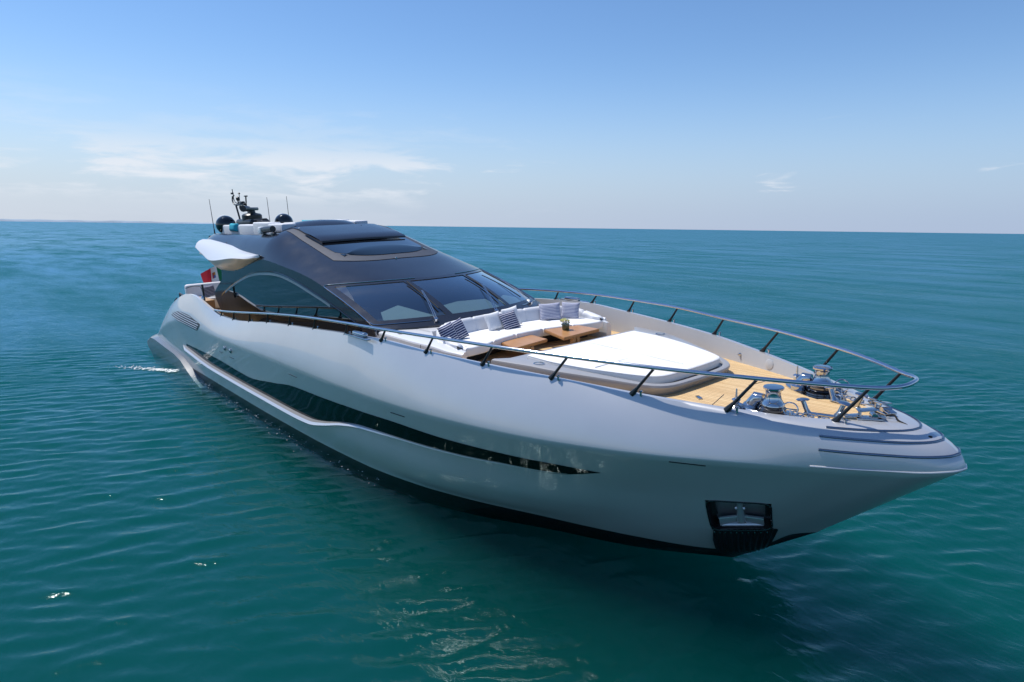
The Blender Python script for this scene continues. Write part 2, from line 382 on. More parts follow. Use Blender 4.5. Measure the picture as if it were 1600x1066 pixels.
def pch(pts):
    """monotone-ish cubic interpolation through (x, v) points"""
    p = sorted(pts); X = np.array([q[0] for q in p], float); V = np.array([q[1] for q in p], float)
    h = np.diff(X); d = np.diff(V) / h; mm = np.zeros(len(X))
    for i in range(1, len(X) - 1):
        if d[i - 1] * d[i] > 0:
            w1, w2 = 2 * h[i] + h[i - 1], h[i] + 2 * h[i - 1]; mm[i] = (w1 + w2) / (w1 / d[i - 1] + w2 / d[i])
    mm[0], mm[-1] = d[0], d[-1]
    def f(x):
        x = np.asarray(x, float); i = np.clip(np.searchsorted(X, x) - 1, 0, len(X) - 2)
        t = np.clip((x - X[i]) / h[i], 0, 1)
        return ((2 * t**3 - 3 * t**2 + 1) * V[i] + (t**3 - 2 * t**2 + t) * h[i] * mm[i] + (-2 * t**3 + 3 * t**2) * V[i + 1] + (t**3 - t**2) * h[i] * mm[i + 1])
    return f
def spline(pts, n=60, closed=False):
    P = np.array(pts, float); m = len(P); out = []
    segs = m if closed else m - 1
    per = max(2, n // segs)
    for i in range(segs):
        p1, p2 = P[i % m], P[(i + 1) % m]
        p0 = P[(i - 1) % m] if (closed or i > 0) else 2 * p1 - p2
        p3 = P[(i + 2) % m] if (closed or i < m - 2) else 2 * p2 - p1
        for k_ in range(per):
            t = k_ / per
            out.append(0.5 * (2 * p1 + (p2 - p0) * t + (2 * p0 - 5 * p1 + 4 * p2 - p3) * t * t + (3 * p1 - p0 - 3 * p2 + p3) * t**3))
    if not closed: out.append(P[-1])
    return np.array(out)

# ------------------------------------------------------------------ sea
def make_sea():
    def axis(c):
        d = 0.07; half = [0.0]
        while half[-1] < 22: half.append(half[-1] + d)
        while half[-1] < 40000: d *= 1.05; half.append(half[-1] + d)
        h = np.array(half); return np.concatenate([-h[:0:-1], h]) + c
    xs, ys = axis(-9.0), axis(-3.0); nx, ny = len(xs), len(ys)
    X, Y = np.meshgrid(xs, ys, indexing='ij')
    dx = np.gradient(xs); dy = np.gradient(ys); D = np.maximum(dx[:, None], dy[None, :])
    Z = np.zeros_like(X); GX = np.zeros_like(X); GY = np.zeros_like(X)
    rng = np.random.RandomState(12); base = math.atan2(0.43, -0.95)
    sel = np.maximum(np.abs(X + 9), np.abs(Y + 3)) < 900
    ix = np.where(sel.any(1))[0]; iy = np.where(sel.any(0))[0]; sx_ = slice(ix[0], ix[-1] + 1); sy_ = slice(iy[0], iy[-1] + 1)
    x, y, d = X[sx_, sy_], Y[sx_, sy_], D[sx_, sy_]
    z = np.zeros_like(x); gx = np.zeros_like(x); gy = np.zeros_like(x)
    comps = [(math.exp(rng.uniform(math.log(0.26), math.log(0.95))), 0.0166) for _ in range(130)] + [(math.exp(rng.uniform(math.log(0.95), math.log(7))), 0.0042) for _ in range(45)]
    for lam, ka in comps:
        th = base + rng.normal(0, 0.33 if lam < 1.5 else 0.5); k_ = 2 * math.pi / lam; ph = rng.uniform(0, 6.283)
        amp = ka / k_ * rng.uniform(0.5, 1.4)
        w = np.clip((lam / d - 2.5) / 2.5, 0, 1) * amp
        cth, sth = math.cos(th), math.sin(th); a_ = k_ * (x * cth + y * sth) + ph
        z += w * np.cos(a_); s_ = np.sin(a_) * w * 0.7; gx -= s_ * cth; gy -= s_ * sth
    Z[sx_, sy_] = z; GX[sx_, sy_] = gx; GY[sx_, sy_] = gy
    V = np.stack([X + GX, Y + GY, Z], -1).reshape(-1, 3)
    i, j = np.meshgrid(np.arange(nx - 1), np.arange(ny - 1), indexing='ij'); q = (i * ny + j).ravel()
    F = np.stack([q, q + ny, q + ny + 1, q + 1], 1).astype(np.int32)
    # close the body of water: four sides and a bed 30 m down
    n0 = len(V); V = np.concatenate([V, [[xs[0], ys[0], -30], [xs[-1], ys[0], -30], [xs[-1], ys[-1], -30], [xs[0], ys[-1], -30]]])
    c00, c10, c11, c01 = n0, n0 + 1, n0 + 2, n0 + 3; I = np.arange(nx); J = np.arange(ny)
    extra = [list((I * ny)[::-1]) + [c00, c10], list(((nx - 1) * ny + J)[::-1]) + [c10, c11], list(I * ny + ny - 1) + [c11, c01], list(J) + [c01, c00], [c00, c01, c11, c10]]
    loops = np.concatenate([F.ravel()] + [np.array(q, np.int32) for q in extra]).astype(np.int32)
    starts = np.concatenate([np.arange(0, F.size, 4), F.size + np.cumsum([0] + [len(q) for q in extra[:-1]])]).astype(np.int32)
    me = bpy.data.meshes.new('sea'); me.vertices.add(len(V)); me.vertices.foreach_set('co', V.astype(np.float32).ravel())
    me.loops.add(len(loops)); me.loops.foreach_set('vertex_index', loops)
    me.polygons.add(len(starts)); me.polygons.foreach_set('loop_start', starts)
    sm = np.ones(len(starts), dtype=bool); sm[len(F):] = False; me.polygons.foreach_set('use_smooth', sm)
    me.update(calc_edges=True); me.materials.append(M['sea_water'])
    o = bpy.data.objects.new('sea', me); col.objects.link(o); o['kind'] = 'structure'; o['label'] = 'rippled teal blue open sea reaching to the horizon'; o['category'] = 'sea'
make_sea()

def make_coast():
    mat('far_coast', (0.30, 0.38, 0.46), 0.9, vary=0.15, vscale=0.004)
    mb = MB(); rng = np.random.RandomState(3); rows = []
    # from the picture's left edge direction to a third of the way in
    for t in np.linspace(-0.35, 1, 60):
        ang = math.atan2(0.6424 - 0.7594 * (0.79 - 0.60 * t), -0.7466 - 0.6505 * (0.79 - 0.60 * t))
        d = 9000; h = max(0.5, (26 * (1 - max(t, 0)) ** 0.7 + rng.uniform(-5, 5)))
        c, s = math.cos(ang), math.sin(ang)
        rows.append([(c * d, s * d, -2), (c * (d + 40), s * (d + 40), h), (c * (d + 700), s * (d + 700), h * 1.1), (c * (d + 900), s * (d + 900), -2)])
    mb.grid(rows); me = _mesh('hills', mb, 'far_coast', (0, 0, 0)); o = bpy.data.objects.new('hills', me); col.objects.link(o)
    o['kind'] = 'structure'; o['label'] = 'thin pale coastline on the far left horizon'; o['category'] = 'coast'
make_coast()

# ------------------------------------------------------------------ yacht: hull
yacht = thing('motor_yacht', 'large silver grey motor yacht with dark coupe roof floating on the sea', 'yacht', (-16, 0, 0))
XE = -29.9
NU = 170
g = np.linspace(0, 1, NU) ** 1.75
f_wl = pch([(-3.29, 0), (-4.66, .93), (-6.29, 1.66), (-7.83, 2.38), (-9.13, 2.80), (-11.1, 3.15), (-14.2, 3.32), (-18.3, 3.38), (-24, 3.38), (-30, 3.3)])
f_db = pch([(-1.85, 0), (-2.3, .30), (-3, .72), (-4.3, 1.24), (-6, 1.83), (-7.8, 2.5), (-9.1, 2.87), (-11, 3.18), (-14.2, 3.35), (-18, 3.41), (-24, 3.41), (-30, 3.32)])
f_dz = pch([(-1.85, 1.06), (-2.15, .98), (-2.5, .74), (-3, .56), (-4.3, .45), (-6, .40), (-9, .40), (-12, .41), (-18, .42), (-30, .42)])
f_cb = pch([(-1.78, 0), (-2.27, .60), (-3.08, 1.10), (-4.25, 1.46), (-4.7, 1.6), (-5.6, 1.95), (-7, 2.48), (-9, 2.99), (-12, 3.30), (-16, 3.40), (-24, 3.43), (-30, 3.35)])
f_cz = pch([(-1.78, 1.13), (-2.27, 1.19), (-3.08, 1.05), (-4.25, .78), (-5.6, .66), (-7, .60), (-9, .57), (-12, .56), (-16, .56), (-30, .56)])
f_mb = pch([(0, 0), (-.04, .14), (-.14, .27), (-.3, .40), (-.7, .63), (-1.1, .88), (-1.5, 1.115), (-2.04, 1.43), (-2.68, 1.79), (-3.6, 2.24), (-4.5, 2.59), (-5.65, 2.945), (-7.05, 3.27), (-8.4, 3.48), (-10, 3.61), (-12, 3.655), (-16, 3.64), (-25, 3.63), (-28, 3.54), (-30, 3.36)])
f_mz = pch([(0, 2.68), (-.5, 2.62), (-1.5, 2.575), (-2.7, 2.53), (-4, 2.48), (-6, 2.43), (-10, 2.42), (-13, 2.40), (-20, 2.30), (-24, 2.36), (-26, 2.10), (-28, 1.6), (-29.4, 1.15), (-30, 1.0)])
f_rb = pch([(-.98, 0), (-1.02, .16), (-1.2, .43), (-1.48, .66), (-2.0, 1.03), (-2.68, 1.42), (-3.3, 1.71), (-4.01, 1.99), (-5.37, 2.44), (-6.79, 2.79), (-8.23, 3.06), (-9.66, 3.23), (-11, 3.33), (-14, 3.36), (-22, 3.34), (-27, 3.2), (-30, 3.1)])
f_rz = pch([(-.98, 3.17), (-1.48, 3.17), (-2.68, 3.25), (-4, 3.34), (-5.37, 3.43), (-6.8, 3.49), (-8.23, 3.54), (-9.66, 3.6), (-11, 3.56), (-12.7, 3.46), (-14.3, 3.36), (-15.9, 3.24), (-17.4, 3.09), (-18.9, 2.97), (-20.2, 2.95), (-20.9, 3.03), (-21.6, 3.13), (-22.5, 3.28), (-23.4, 3.36), (-24.3, 3.32), (-25.3, 3.15), (-26.9, 2.75), (-28.3, 2.25), (-29.2, 1.75), (-29.7, 1.35), (-30, 1.05)])
def f_deck(x): return pch([(-.98, 3.13), (-2, 3.08), (-4, 3.03), (-7, 2.99), (-11, 2.97), (-12.5, 2.85), (-14.5, 2.62), (-18, 2.42), (-24, 2.3), (-30, 2.2)])(x)
def curve(x0, fb, fz, x1=XE):
    x = x0 + (x1 - x0) * g; return np.stack([x, fb(x), fz(x)], 1)
WL = curve(-3.29, f_wl, lambda x: 0 * x); BT = curve(-1.85, f_db, f_dz); CH = curve(-1.78, f_cb, f_cz); ML = curve(0, f_mb, f_mz); RL = curve(-.98, f_rb, f_rz)
CH[0, 2] = 1.13; ML[0, 1] = 0; WL[0, 1] = 0; RL[0, 1] = 0
def between(fr):
    P = CH + (ML - CH) * fr
    bul = 0.075 * math.sin(math.pi * min(1, fr / 0.5)) if fr < 0.5 else 0
    xx = P[:, 0]; wgt = np.interp(xx, [-16, -11, -6, -3.6, -2], [0.2, 0.9, 1, 0.25, 0]); P[:, 1] += bul * wgt
    return P
def shoulder(th):
    s_ = math.sin(th); P = ML.copy(); bl = np.interp(ML[:, 0], [-2.6, -1.1], [1, 0]); bl = bl * bl * (3 - 2 * bl)
    w = bl * s_ ** 1.38 + (1 - bl) * (1 - math.cos(th))
    P[:, :2] += (RL - ML)[:, :2] * w[:, None]; P[:, 2] += (RL - ML)[:, 2] * s_; return P
KL = WL.copy(); KL[:, 0] = -7.5 + (XE + 7.5) * g; KL[:, 1] = 0; KL[:, 2] = -1.0
UB = WL.copy(); UB[:, 0] = -5.2 + (XE + 5.2) * g; UB[:, 1] = f_wl(UB[:, 0]) * .55 * np.clip((-5.2 - UB[:, 0]) / 5, 0, 1); UB[:, 2] = -.55
FR = [0.10, 0.2, 0.25, 0.32, 0.42, 0.52, 0.62, 0.72, 0.8, 0.87, 0.94]
TH = [math.asin(v) for v in (.04, .09, .15, .23, .33, .45, .58, .72, .86, .95)]
levels = [KL, UB, WL, BT, CH] + [between(q) for q in FR] + [ML] + [shoulder(t) for t in TH] + [RL]
I_BT, I_CH = 3, 4; I_ML = 5 + len(FR); I_RL = len(levels) - 1
RI = RL.copy(); RI[:, 1] = np.maximum(0, RL[:, 1] - .09); RI[:, 0] -= .05 * np.exp(-g * 40)
RB = RI.copy(); RB[:, 1] = np.maximum(0, RI[:, 1] - .05); RB[:, 2] = np.minimum(f_deck(RI[:, 0]) - .02, RI[:, 2] - .01)
levels_all = levels + [RI, RB]
LV = np.stack(levels_all, 1)                      # station x level x 3, port side (+y)
def surf_y(x, z):
    """half breadth of the outer hull at (x, z)"""
    ys, zs = [], []
    for Lk in levels[I_CH:]:
        o_ = np.argsort(Lk[:, 0]); ys.append(np.interp(x, Lk[o_, 0], Lk[o_, 1])); zs.append(np.interp(x, Lk[o_, 0], Lk[o_, 2]))
    zs = np.array(zs); ys = np.array(ys); o_ = np.argsort(zs); return float(np.interp(z, zs[o_], ys[o_]))
def surf_n(x, z):
    e_ = 0.04; dyx = (surf_y(x + e_, z) - surf_y(x - e_, z)) / (2 * e_); dyz = (surf_y(x, z + e_) - surf_y(x, z - e_)) / (2 * e_)
    return Vector((-dyx, 1, -dyz)).normalized()
def on_hull(x, z, off=0.0, sgn=-1):
    n = surf_n(x, z); p = Vector((x, surf_y(x, z), z)) + n * off; return (p.x, sgn * p.y, p.z)

PK = [(-3.06, 1.04), (-2.29, 1.16), (-2.13, 1.785), (-3.0, 1.685)]      # anchor pocket corners (x, z): BL BR TR TL
def pk(u, v):
    (a0, b0), (a1, b1), (a2, b2), (a3, b3) = PK
    return (a0 * (1-u) * (1-v) + a1 * u * (1-v) + a2 * u * v + a3 * (1-u) * v, b0 * (1-u) * (1-v) + b1 * u * (1-v) + b2 * u * v + b3 * (1-u) * v)
def build_hull():
    nl = LV.shape[1]
    bm = bmesh.new(); IN = I_RL
    for sg in (1, -1):
        vs = [[bm.verts.new((LV[i, k_, 0], sg * LV[i, k_, 1], LV[i, k_, 2])) for k_ in range(nl)] for i in range(NU)]
        for i in range(NU - 1):
            for k_ in range(nl - 1):
                q = [vs[i][k_], vs[i + 1][k_], vs[i + 1][k_ + 1], vs[i][k_ + 1]]
                if sg > 0: q = q[::-1]
                f = bm.faces.new(q); f.smooth = True
                f.material_index = 1 if k_ < I_BT else (2 if k_ > I_RL else 0)
        last = [vs[NU - 1][k_] for k_ in range(nl)]
        c = bm.verts.new((XE, 0, 0.6))
        for k_ in range(nl - 1): bm.faces.new([last[k_], last[k_ + 1], c] if sg < 0 else [last[k_ + 1], last[k_], c])
    bmesh.ops.remove_doubles(bm, verts=bm.verts, dist=1e-4)
    # cut the anchor pockets open
    for sg in (1, -1):
        for k_ in range(4):
            (xa_, za_), (xb_, zb_) = PK[k_], PK[(k_ + 1) % 4]
            fs = [f for f in bm.faces if f.calc_center_median().y * sg > 0.2 and -4.2 < f.calc_center_median().x < -1.2 and .7 < f.calc_center_median().z < 2.3]
            gm = list({*fs, *[e_ for f in fs for e_ in f.edges], *[v for f in fs for v in f.verts]})
            bmesh.ops.bisect_plane(bm, geom=gm, plane_co=(xa_, 0, za_), plane_no=(-(zb_ - za_), 0, xb_ - xa_), dist=1e-5)
        dele = []
        for f in bm.faces:
            c = f.calc_center_median()
            if c.y * sg > 0.1 and all((PK[(q + 1) % 4][0] - PK[q][0]) * (c.z - PK[q][1]) - (PK[(q + 1) % 4][1] - PK[q][1]) * (c.x - PK[q][0]) > 0 for q in range(4)): dele.append(f)
        bmesh.ops.delete(bm, geom=dele, context='FACES')
    me = bpy.data.meshes.new('hull'); L = LOC[yacht.name]
    bm.transform(Matrix.Translation(-L)); bmesh.ops.recalc_face_normals(bm, faces=bm.faces); bm.to_mesh(me); bm.free()
    for n in ('hull_paint', 'boot_black', 'inner_paint'): me.materials.append(M[n])
    me.polygons.foreach_set('use_smooth', [True] * len(me.polygons)); me.set_sharp_from_angle(angle=R_(52))
    o = bpy.data.objects.new('hull', me); col.objects.link(o); o.parent = yacht; LOC[o.name] = L; return o
hull = build_hull()

def strip_between(fu, fl, xs, off, nz=4, sgn=-1):
    rows = []
    for x in xs:
        zu, zl = float(fu(x)), float(fl(x)); rows.append([on_hull(x, zl + (zu - zl) * k_ / nz, off, sgn) for k_ in range(nz + 1)])
    return rows
# long glazed slash in each hull side with its rub rail
f_low = pch([(-24.4, 1.26), (-21, 1.04), (-16.7, 1.01), (-14.3, 1.02), (-13.1, 1.06), (-12.3, 1.18), (-11.3, 1.40), (-10.4, 1.53), (-9.35, 1.58), (-8.1, 1.62), (-7.1, 1.65), (-6.2, 1.70), (-5.55, 1.72), (-5.17, 1.76), (-4.42, 1.955)])
f_up = pch([(-24.4, 1.42), (-20.7, 1.46), (-17.6, 1.38), (-15.5, 1.60), (-13.9, 1.81), (-12.2, 1.88), (-10.3, 1.96), (-8.9, 2.00), (-7.4, 1.97), (-5.9, 1.965), (-5.2, 1.975), (-4.42, 1.96)])
xs = np.concatenate([np.linspace(-24.4, -12, 70), np.linspace(-11.9, -4.42, 70)])
for sg in (-1, 1):
    mb = MB(); mb.grid(strip_between(f_up, f_low, xs, 0.006, 5, sg)); part('hull_window', mb, 'hull_glass', hull, 'long black glazed slash along the hull side')
    # rub rail: light outer face, dark sill on top
    mb = MB(); rows = []
    for x in np.concatenate([np.linspace(-24.9, -12, 80), np.linspace(-11.9, -4.8, 60)]):
        w = float(np.interp(x, [-24.9, -24.2, -12.8, -11, -9, -6.5, -4.8], [.02, .16, .16, .08, .03, .02, .004])); h = float(np.interp(x, [-24.9, -24.3, -13, -11, -8.5, -6.5, -4.8], [.02, .07, .07, .045, .02, .015, .006]))
        zl = float(f_low(max(x, -24.4))) + 0.02
        a0 = on_hull(x, zl + h * 0.2, w * .0 + .004, sg); 
        pA = on_hull(x, zl + .03, 0.002, sg); pB = on_hull(x, zl - .005, w, sg); pB = on_hull(x, zl + .01, w * .62, sg); pC = on_hull(x, zl - h * .55, w * 1.0, sg); pD = on_hull(x, zl - h * 1.1, w * .85, sg); pE = on_hull(x, zl - h - .02, -.01, sg)
        rows.append([pA, pB, pC, pD, pE])
    mb.grid(rows, mfun=lambda i, j: 1 if j == 0 else 0); part('rub_rail', mb, ['hull_paint', 'sill_grey'], hull, sharp=25)
    # louvred engine-room vent on the haunch
    vu = pch([(-26.1, 2.40), (-25.2, 2.58), (-24.4, 2.66), (-23.5, 2.66), (-22.6, 2.58), (-21.8, 2.49)]); vl = pch([(-26.1, 2.38), (-25.2, 2.30), (-24, 2.25), (-23, 2.22), (-22.3, 2.21), (-21.8, 2.45)])
    vx = np.linspace(-26.05, -21.85, 40)
    mb = MB(); mb.grid(strip_between(vu, vl, vx, .008, 3, sg)); vent = part('vent_grille', mb, 'black_satin', hull, 'dark louvred vent on the haunch')
    mb = MB()
    for q in range(1, 6):
        pts = []
        for x in vx[1:-1]:
            zu, zl = float(vu(x)), float(vl(x)); ztop = 2.66 - .052 * (x + 24.4); zz = 2.70 - q * .078 + (-.018) * (x + 24)
            if zl + .01 < zz < zu - .01: pts.append(on_hull(x, zz, .02, sg))
        if len(pts) > 2: mb.tube(pts, .013, 5)
    part('louvre', mb, 'hull_paint', vent)
    # small slots and outlets
    for x0, x1, z0, z1 in ((-3.25, -2.78, 2.43, 2.43), (-9.0, -8.55, 2.22, 2.22), (-14.0, -13.5, 2.14, 2.14), (-19.0, -18.6, 1.78, 1.78), (-20.0, -19.7, 1.80, 1.80)):
        mb = MB(); xx = np.linspace(x0, x1, 6); mb.tube([on_hull(x, z0 + (z1 - z0) * k_ / 5, .0, sg) for k_, x in enumerate(xx)], .012, 6)
        part('drain_slot', mb, 'black_satin', hull)
    for x in (-18.9 - .35, -18.35 - .35):
        mb = MB(); p = on_hull(x, 2.03, 0, sg); n = surf_n(x, 2.03); n.y *= sg; mb.lathe([(.075, -.01), (.08, .03), (.05, .05), (.045, .02)], p, n, 12)
        part('exhaust_outlet', mb, 'chrome', hull)
    # polished strips wrapping round the bow
for th, xend, rad in ((R_(66), -1.52, .017), (R_(46), -1.52, .017), (R_(25), -1.56, .02), (R_(3), -1.58, .017)):
    P = shoulder(th); n_ = [i for i in range(NU) if P[i, 0] > xend]
    Pd = []
    for i in range(n_[-1]):
        for t in np.linspace(0, 1, 5)[:-1]: Pd.append(P[i] * (1 - t) + P[i + 1] * t)
    Pd.append(P[n_[-1]])
    pts = [(p[0], -p[1], p[2]) for p in Pd[::-1]] + [(p[0], p[1], p[2]) for p in Pd[1:]]
    mb = MB(); mb.tube(pts, rad, 8); part('bow_strip', mb, 'strip_steel' if th > .1 else 'hull_paint', hull)

# anchor pocket: steel lined recess with the anchor in it
for sg in (-1, 1):
    def rim(u, v): x, z = pk(u, v); return Vector((x, sg * surf_y(x, z), z))
    cx, cz_ = pk(.5, .5); nn = surf_n(cx, cz_); nv = Vector((nn.x, nn.y * sg, nn.z)); inn = Vector((-nv.x * .6, -nv.y, -nv.z * .3)).normalized(); D_ = .26
    t_ = np.linspace(0, 1, 7)
    loop = [(t, 0) for t in t_[:-1]] + [(1, t) for t in t_[:-1]] + [(1 - t, 1) for t in t_[:-1]] + [(0, 1 - t) for t in t_[:-1]]
    outer = [rim(u, v) for u, v in loop]; inner = [rim(.5 + (u - .5) * .90, .5 + (v - .5) * .90) + inn * D_ for u, v in loop]
    mb = MB(); mb.grid([[tuple(p) for p in outer], [tuple(p) for p in inner]], 0, cj=True); mb.add([tuple(p) for p in inner], [list(range(len(inner)))], 1)
    pocket = part('anchor_pocket', mb, ['black_satin', 'pocket_grey'], hull, 'steel lined recess holding the anchor')
    for u0 in (.01, .89):
        mb = MB(); P = [rim(u0, .38) + inn * .10, rim(u0 + .10, .38) + inn * .10, rim(u0 + .10, .97) + inn * .10, rim(u0, .97) + inn * .10]; mb.prism(P, inn * .06); part('fender_block', mb, 'black_satin', pocket)
    mb = MB(); lp = []
    for a2 in np.linspace(0, 2 * math.pi, 48, endpoint=False):
        ct, st = math.cos(a2), math.sin(a2); x, z = pk(.5 + .5 * np.sign(ct) * abs(ct) ** .25, .5 + .5 * np.sign(st) * abs(st) ** .25); lp.append(on_hull(x, z, .004, sg))
    mb.tube(lp, .015, 6, closed=True); part('pocket_frame', mb, 'black_gloss', hull)
    # anchor: shank with its swivel, crown and two broad flukes
    mb = MB(); b0 = rim(.5, .92) + inn * .12; b1 = rim(.5, .22) + inn * .14; ax = (rim(.6, .5) - rim(.4, .5)).normalized(); upv = (b0 - b1).normalized()
    mb.tube([b0, b0 * .55 + b1 * .45, b1], [.055, .05, .075], 10); mb.tube([b0 - ax * .07, b0 + ax * .07], .035, 8); mb.tube([b0 * .6 + b1 * .4 - ax * .075, b0 * .6 + b1 * .4 + ax * .075], .03, 8)
    for s2 in (-1, 1):
        q0 = b1 + upv * .10; q1 = b1 - upv * .07; tip = rim(.5 + s2 * .36, .30) + inn * .10; low = rim(.5 + s2 * .36, .06) + inn * .06
        mb.add([q0, q1, low, tip, q0 + inn * .04, q1 + inn * .04, low + inn * .04, tip + inn * .04], [[0, 1, 2, 3], [0, 3, 7, 4], [1, 5, 6, 2], [4, 7, 6, 5], [2, 6, 7, 3]])
        mb.tube([q0 - inn * .01, tip - inn * .01], .018, 6)
        top = rim(.5 + s2 * .20, .98) + inn * .16; mb.add([b0, top, b0 * .7 + b1 * .3, b0 + inn * .05], [[0, 1, 2], [0, 3, 1], [3, 2, 1]])
    mb.tube([rim(.16, .07) + inn * .09, rim(.84, .07) + inn * .09], .03, 8)
    part('anchor', mb, 'anchor_steel', hull)
    # ribbed black chafe plate from the pocket down to the forefoot
    mb = MB(); rows = []
    def vpt(u, t):
        xa_ = -3.04 + .82 * u; c_ = Vector((xa_, sg * float(f_cb(xa_)), float(f_cz(xa_)))); xb_ = -3.24 + .62 * u; zst = (xb_ + 3.29) * .735; zb_ = .08 + .46 * u
        b_ = Vector((xb_, sg * float(f_db(xb_)) * max(0., zb_ - zst) / max(.05, float(f_dz(xb_)) - zst), zb_)); m_ = Vector(((xa_ + xb_) / 2, sg * float(f_db((xa_ + xb_) / 2)), float(f_dz((xa_ + xb_) / 2))))
        return b_ * (1 - t) * (1 - 2 * t) + m_ * 4 * t * (1 - t) + c_ * t * (2 * t - 1)
    for i in range(41):
        off = nv * (.022 if i % 4 < 2 else .008) + Vector((0, 0, -.006)); rows.append([tuple(vpt(i / 40, t) + off) for t in np.linspace(0, 1.0, 6)])
    mb.grid(rows); part('chafe_plate', mb, 'boot_black', hull, sharp=20)
    for k_ in range(10):
        mb = MB(); x, z = pk(.06 + .88 * k_ / 9, -.05); p = on_hull(x, z, .012, sg); mb.lathe([(.013, 0), (.013, .012), (.002, .016)], p, nv, 8)
        part('plate_bolt', mb, 'chrome', hull)

# swim platform at the stern
mb = MB(); rows = []
up_ = [(-22.9, .06), (-23.6, .20), (-24.5, .45), (-25.3, .72), (-26.2, .84), (-28.1, .93), (-29.5, 1.0), (-30.2, .98)]
for yy in np.linspace(-3.62, 3.62, 41):
    q = abs(yy) / 3.62; xa = -33 + q ** 6 * 2.0; edge = .10 * q ** 12
    pts = [(-22.7, yy, -.25), (-22.7, yy, .02)] + [(x, yy, z - edge) for x, z in up_] + [(xa + .35, yy, .70), (xa + .06, yy, .62), (xa, yy, .5), (xa + .08, yy, .36), (xa + .5, yy, .22), (xa + 1.2, yy, -.25)]
    rows.append(pts)
mb.grid(rows); n0 = len(rows[0])
for r_ in (0, 40): mb.f.append([r_ * n0 + k_ for k_ in range(n0)]); mb.m.append(0)
part('swim_platform', mb, 'platform_grey', hull, 'dark grey swim platform at the stern')

# ------------------------------------------------------------------ decks
mb = MB(); rows = []
for x in np.concatenate([np.linspace(-1.16, -2.5, 14), np.linspace(-2.7, -27.2, 60)]):
    b = max(0.0, float(f_rb(x)) - .13); z = float(f_deck(x)); rows.append([(x, b * t, z + .03 * (1 - t * t)) for t in np.linspace(-1, 1, 13)])
mb.grid(rows); deck = part('teak_deck', mb, 'teak_deck', yacht, 'pale planked teak deck')
def deck_z(x, y):
    b = max(.05, float(f_rb(x)) - .13); return float(f_deck(x)) + .03 * (1 - min(1, (y / b) ** 2))
mb = MB()
for y in (-1.9, 1.9): mb.lathe([(.115, 0), (.115, .012), (.10, .016)], (-4.0 + (.75 if y < 0 else 0), 0, 0), (0, 0, 1), 8) if False else None

# ------------------------------------------------------------------ pulpit rail
rt = [(-.72, .0, 3.745), (-.74, .18, 3.74), (-.83, .36, 3.73), (-1.06, .555, 3.72), (-1.6, .93, 3.745), (-2.28, 1.31, 3.77), (-3.64, 1.90, 3.80), (-5.07, 2.33, 3.82), (-6.52, 2.75, 3.85), (-8.0, 3.02, 3.85), (-9.45, 3.23, 3.84), (-11.0, 3.31, 3.80), (-12.6, 3.34, 3.73), (-14.2, 3.35, 3.63), (-15.8, 3.35, 3.50), (-17.3, 3.35, 3.36), (-18.8, 3.34, 3.22), (-20.0, 3.33, 3.12), (-20.9, 3.32, 3.06)]
sp = spline(rt, 150); full = [(p[0], -p[1], p[2]) for p in sp[::-1]] + [(p[0], p[1], p[2]) for p in sp[1:]]
mb = MB(); mb.tube(full, .033, 10); rail = part('railing', mb, 'rail_steel', yacht, 'polished bow rail on dark raked stanchions')
st = [((-1.48, .63, 3.15), (-1.06, .555, 3.72)), ((-2.68, 1.44, 3.25), (-2.28, 1.31, 3.77)), ((-4.01, 1.98, 3.34), (-3.64, 1.9, 3.8)), ((-5.37, 2.44, 3.43), (-5.07, 2.33, 3.82)), ((-6.79, 2.79, 3.49), (-6.52, 2.75, 3.85)), ((-8.23, 3.06, 3.54), (-8.0, 3.02, 3.85)), ((-9.66, 3.23, 3.6), (-9.45, 3.23, 3.84)), ((-11.15, 3.3, 3.54), (-11.0, 3.31, 3.8)), ((-12.8, 3.32, 3.46), (-12.65, 3.34, 3.73)), ((-14.35, 3.33, 3.36), (-14.2, 3.35, 3.63)), ((-15.95, 3.33, 3.24), (-15.8, 3.35, 3.5)), ((-17.45, 3.33, 3.09), (-17.3, 3.35, 3.36)), ((-18.95, 3.33, 2.97), (-18.8, 3.34, 3.22)), ((-20.2, 3.32, 2.95), (-20.1, 3.33, 3.12))]
for b, t in st:
    for sg in (1, -1):
        B0, T0 = Vector((b[0], b[1] * sg, b[2] - .02)), Vector((t[0], t[1] * sg, t[2])); d = T0 - B0
        mb = MB(); mb.tube([B0, B0 + d * .08, B0 + d * .25, B0 + d], [.052, .045, .026, .021], 8)
        s_ob = part('stanchion', mb, 'black_satin', rail)
        mb = MB(); q = Vector((b[0] + .16, (b[1] - .02) * sg, b[2] + .0)); mb.tube([q - Vector((0, 0, .02)), q + Vector((0, 0, .05))], .018, 8); mb.lathe([(.03, .05), (.034, .06), (.02, .07)], q, (0, 0, 1), 8)
        part('rail_cleat', mb, 'chrome', rail)

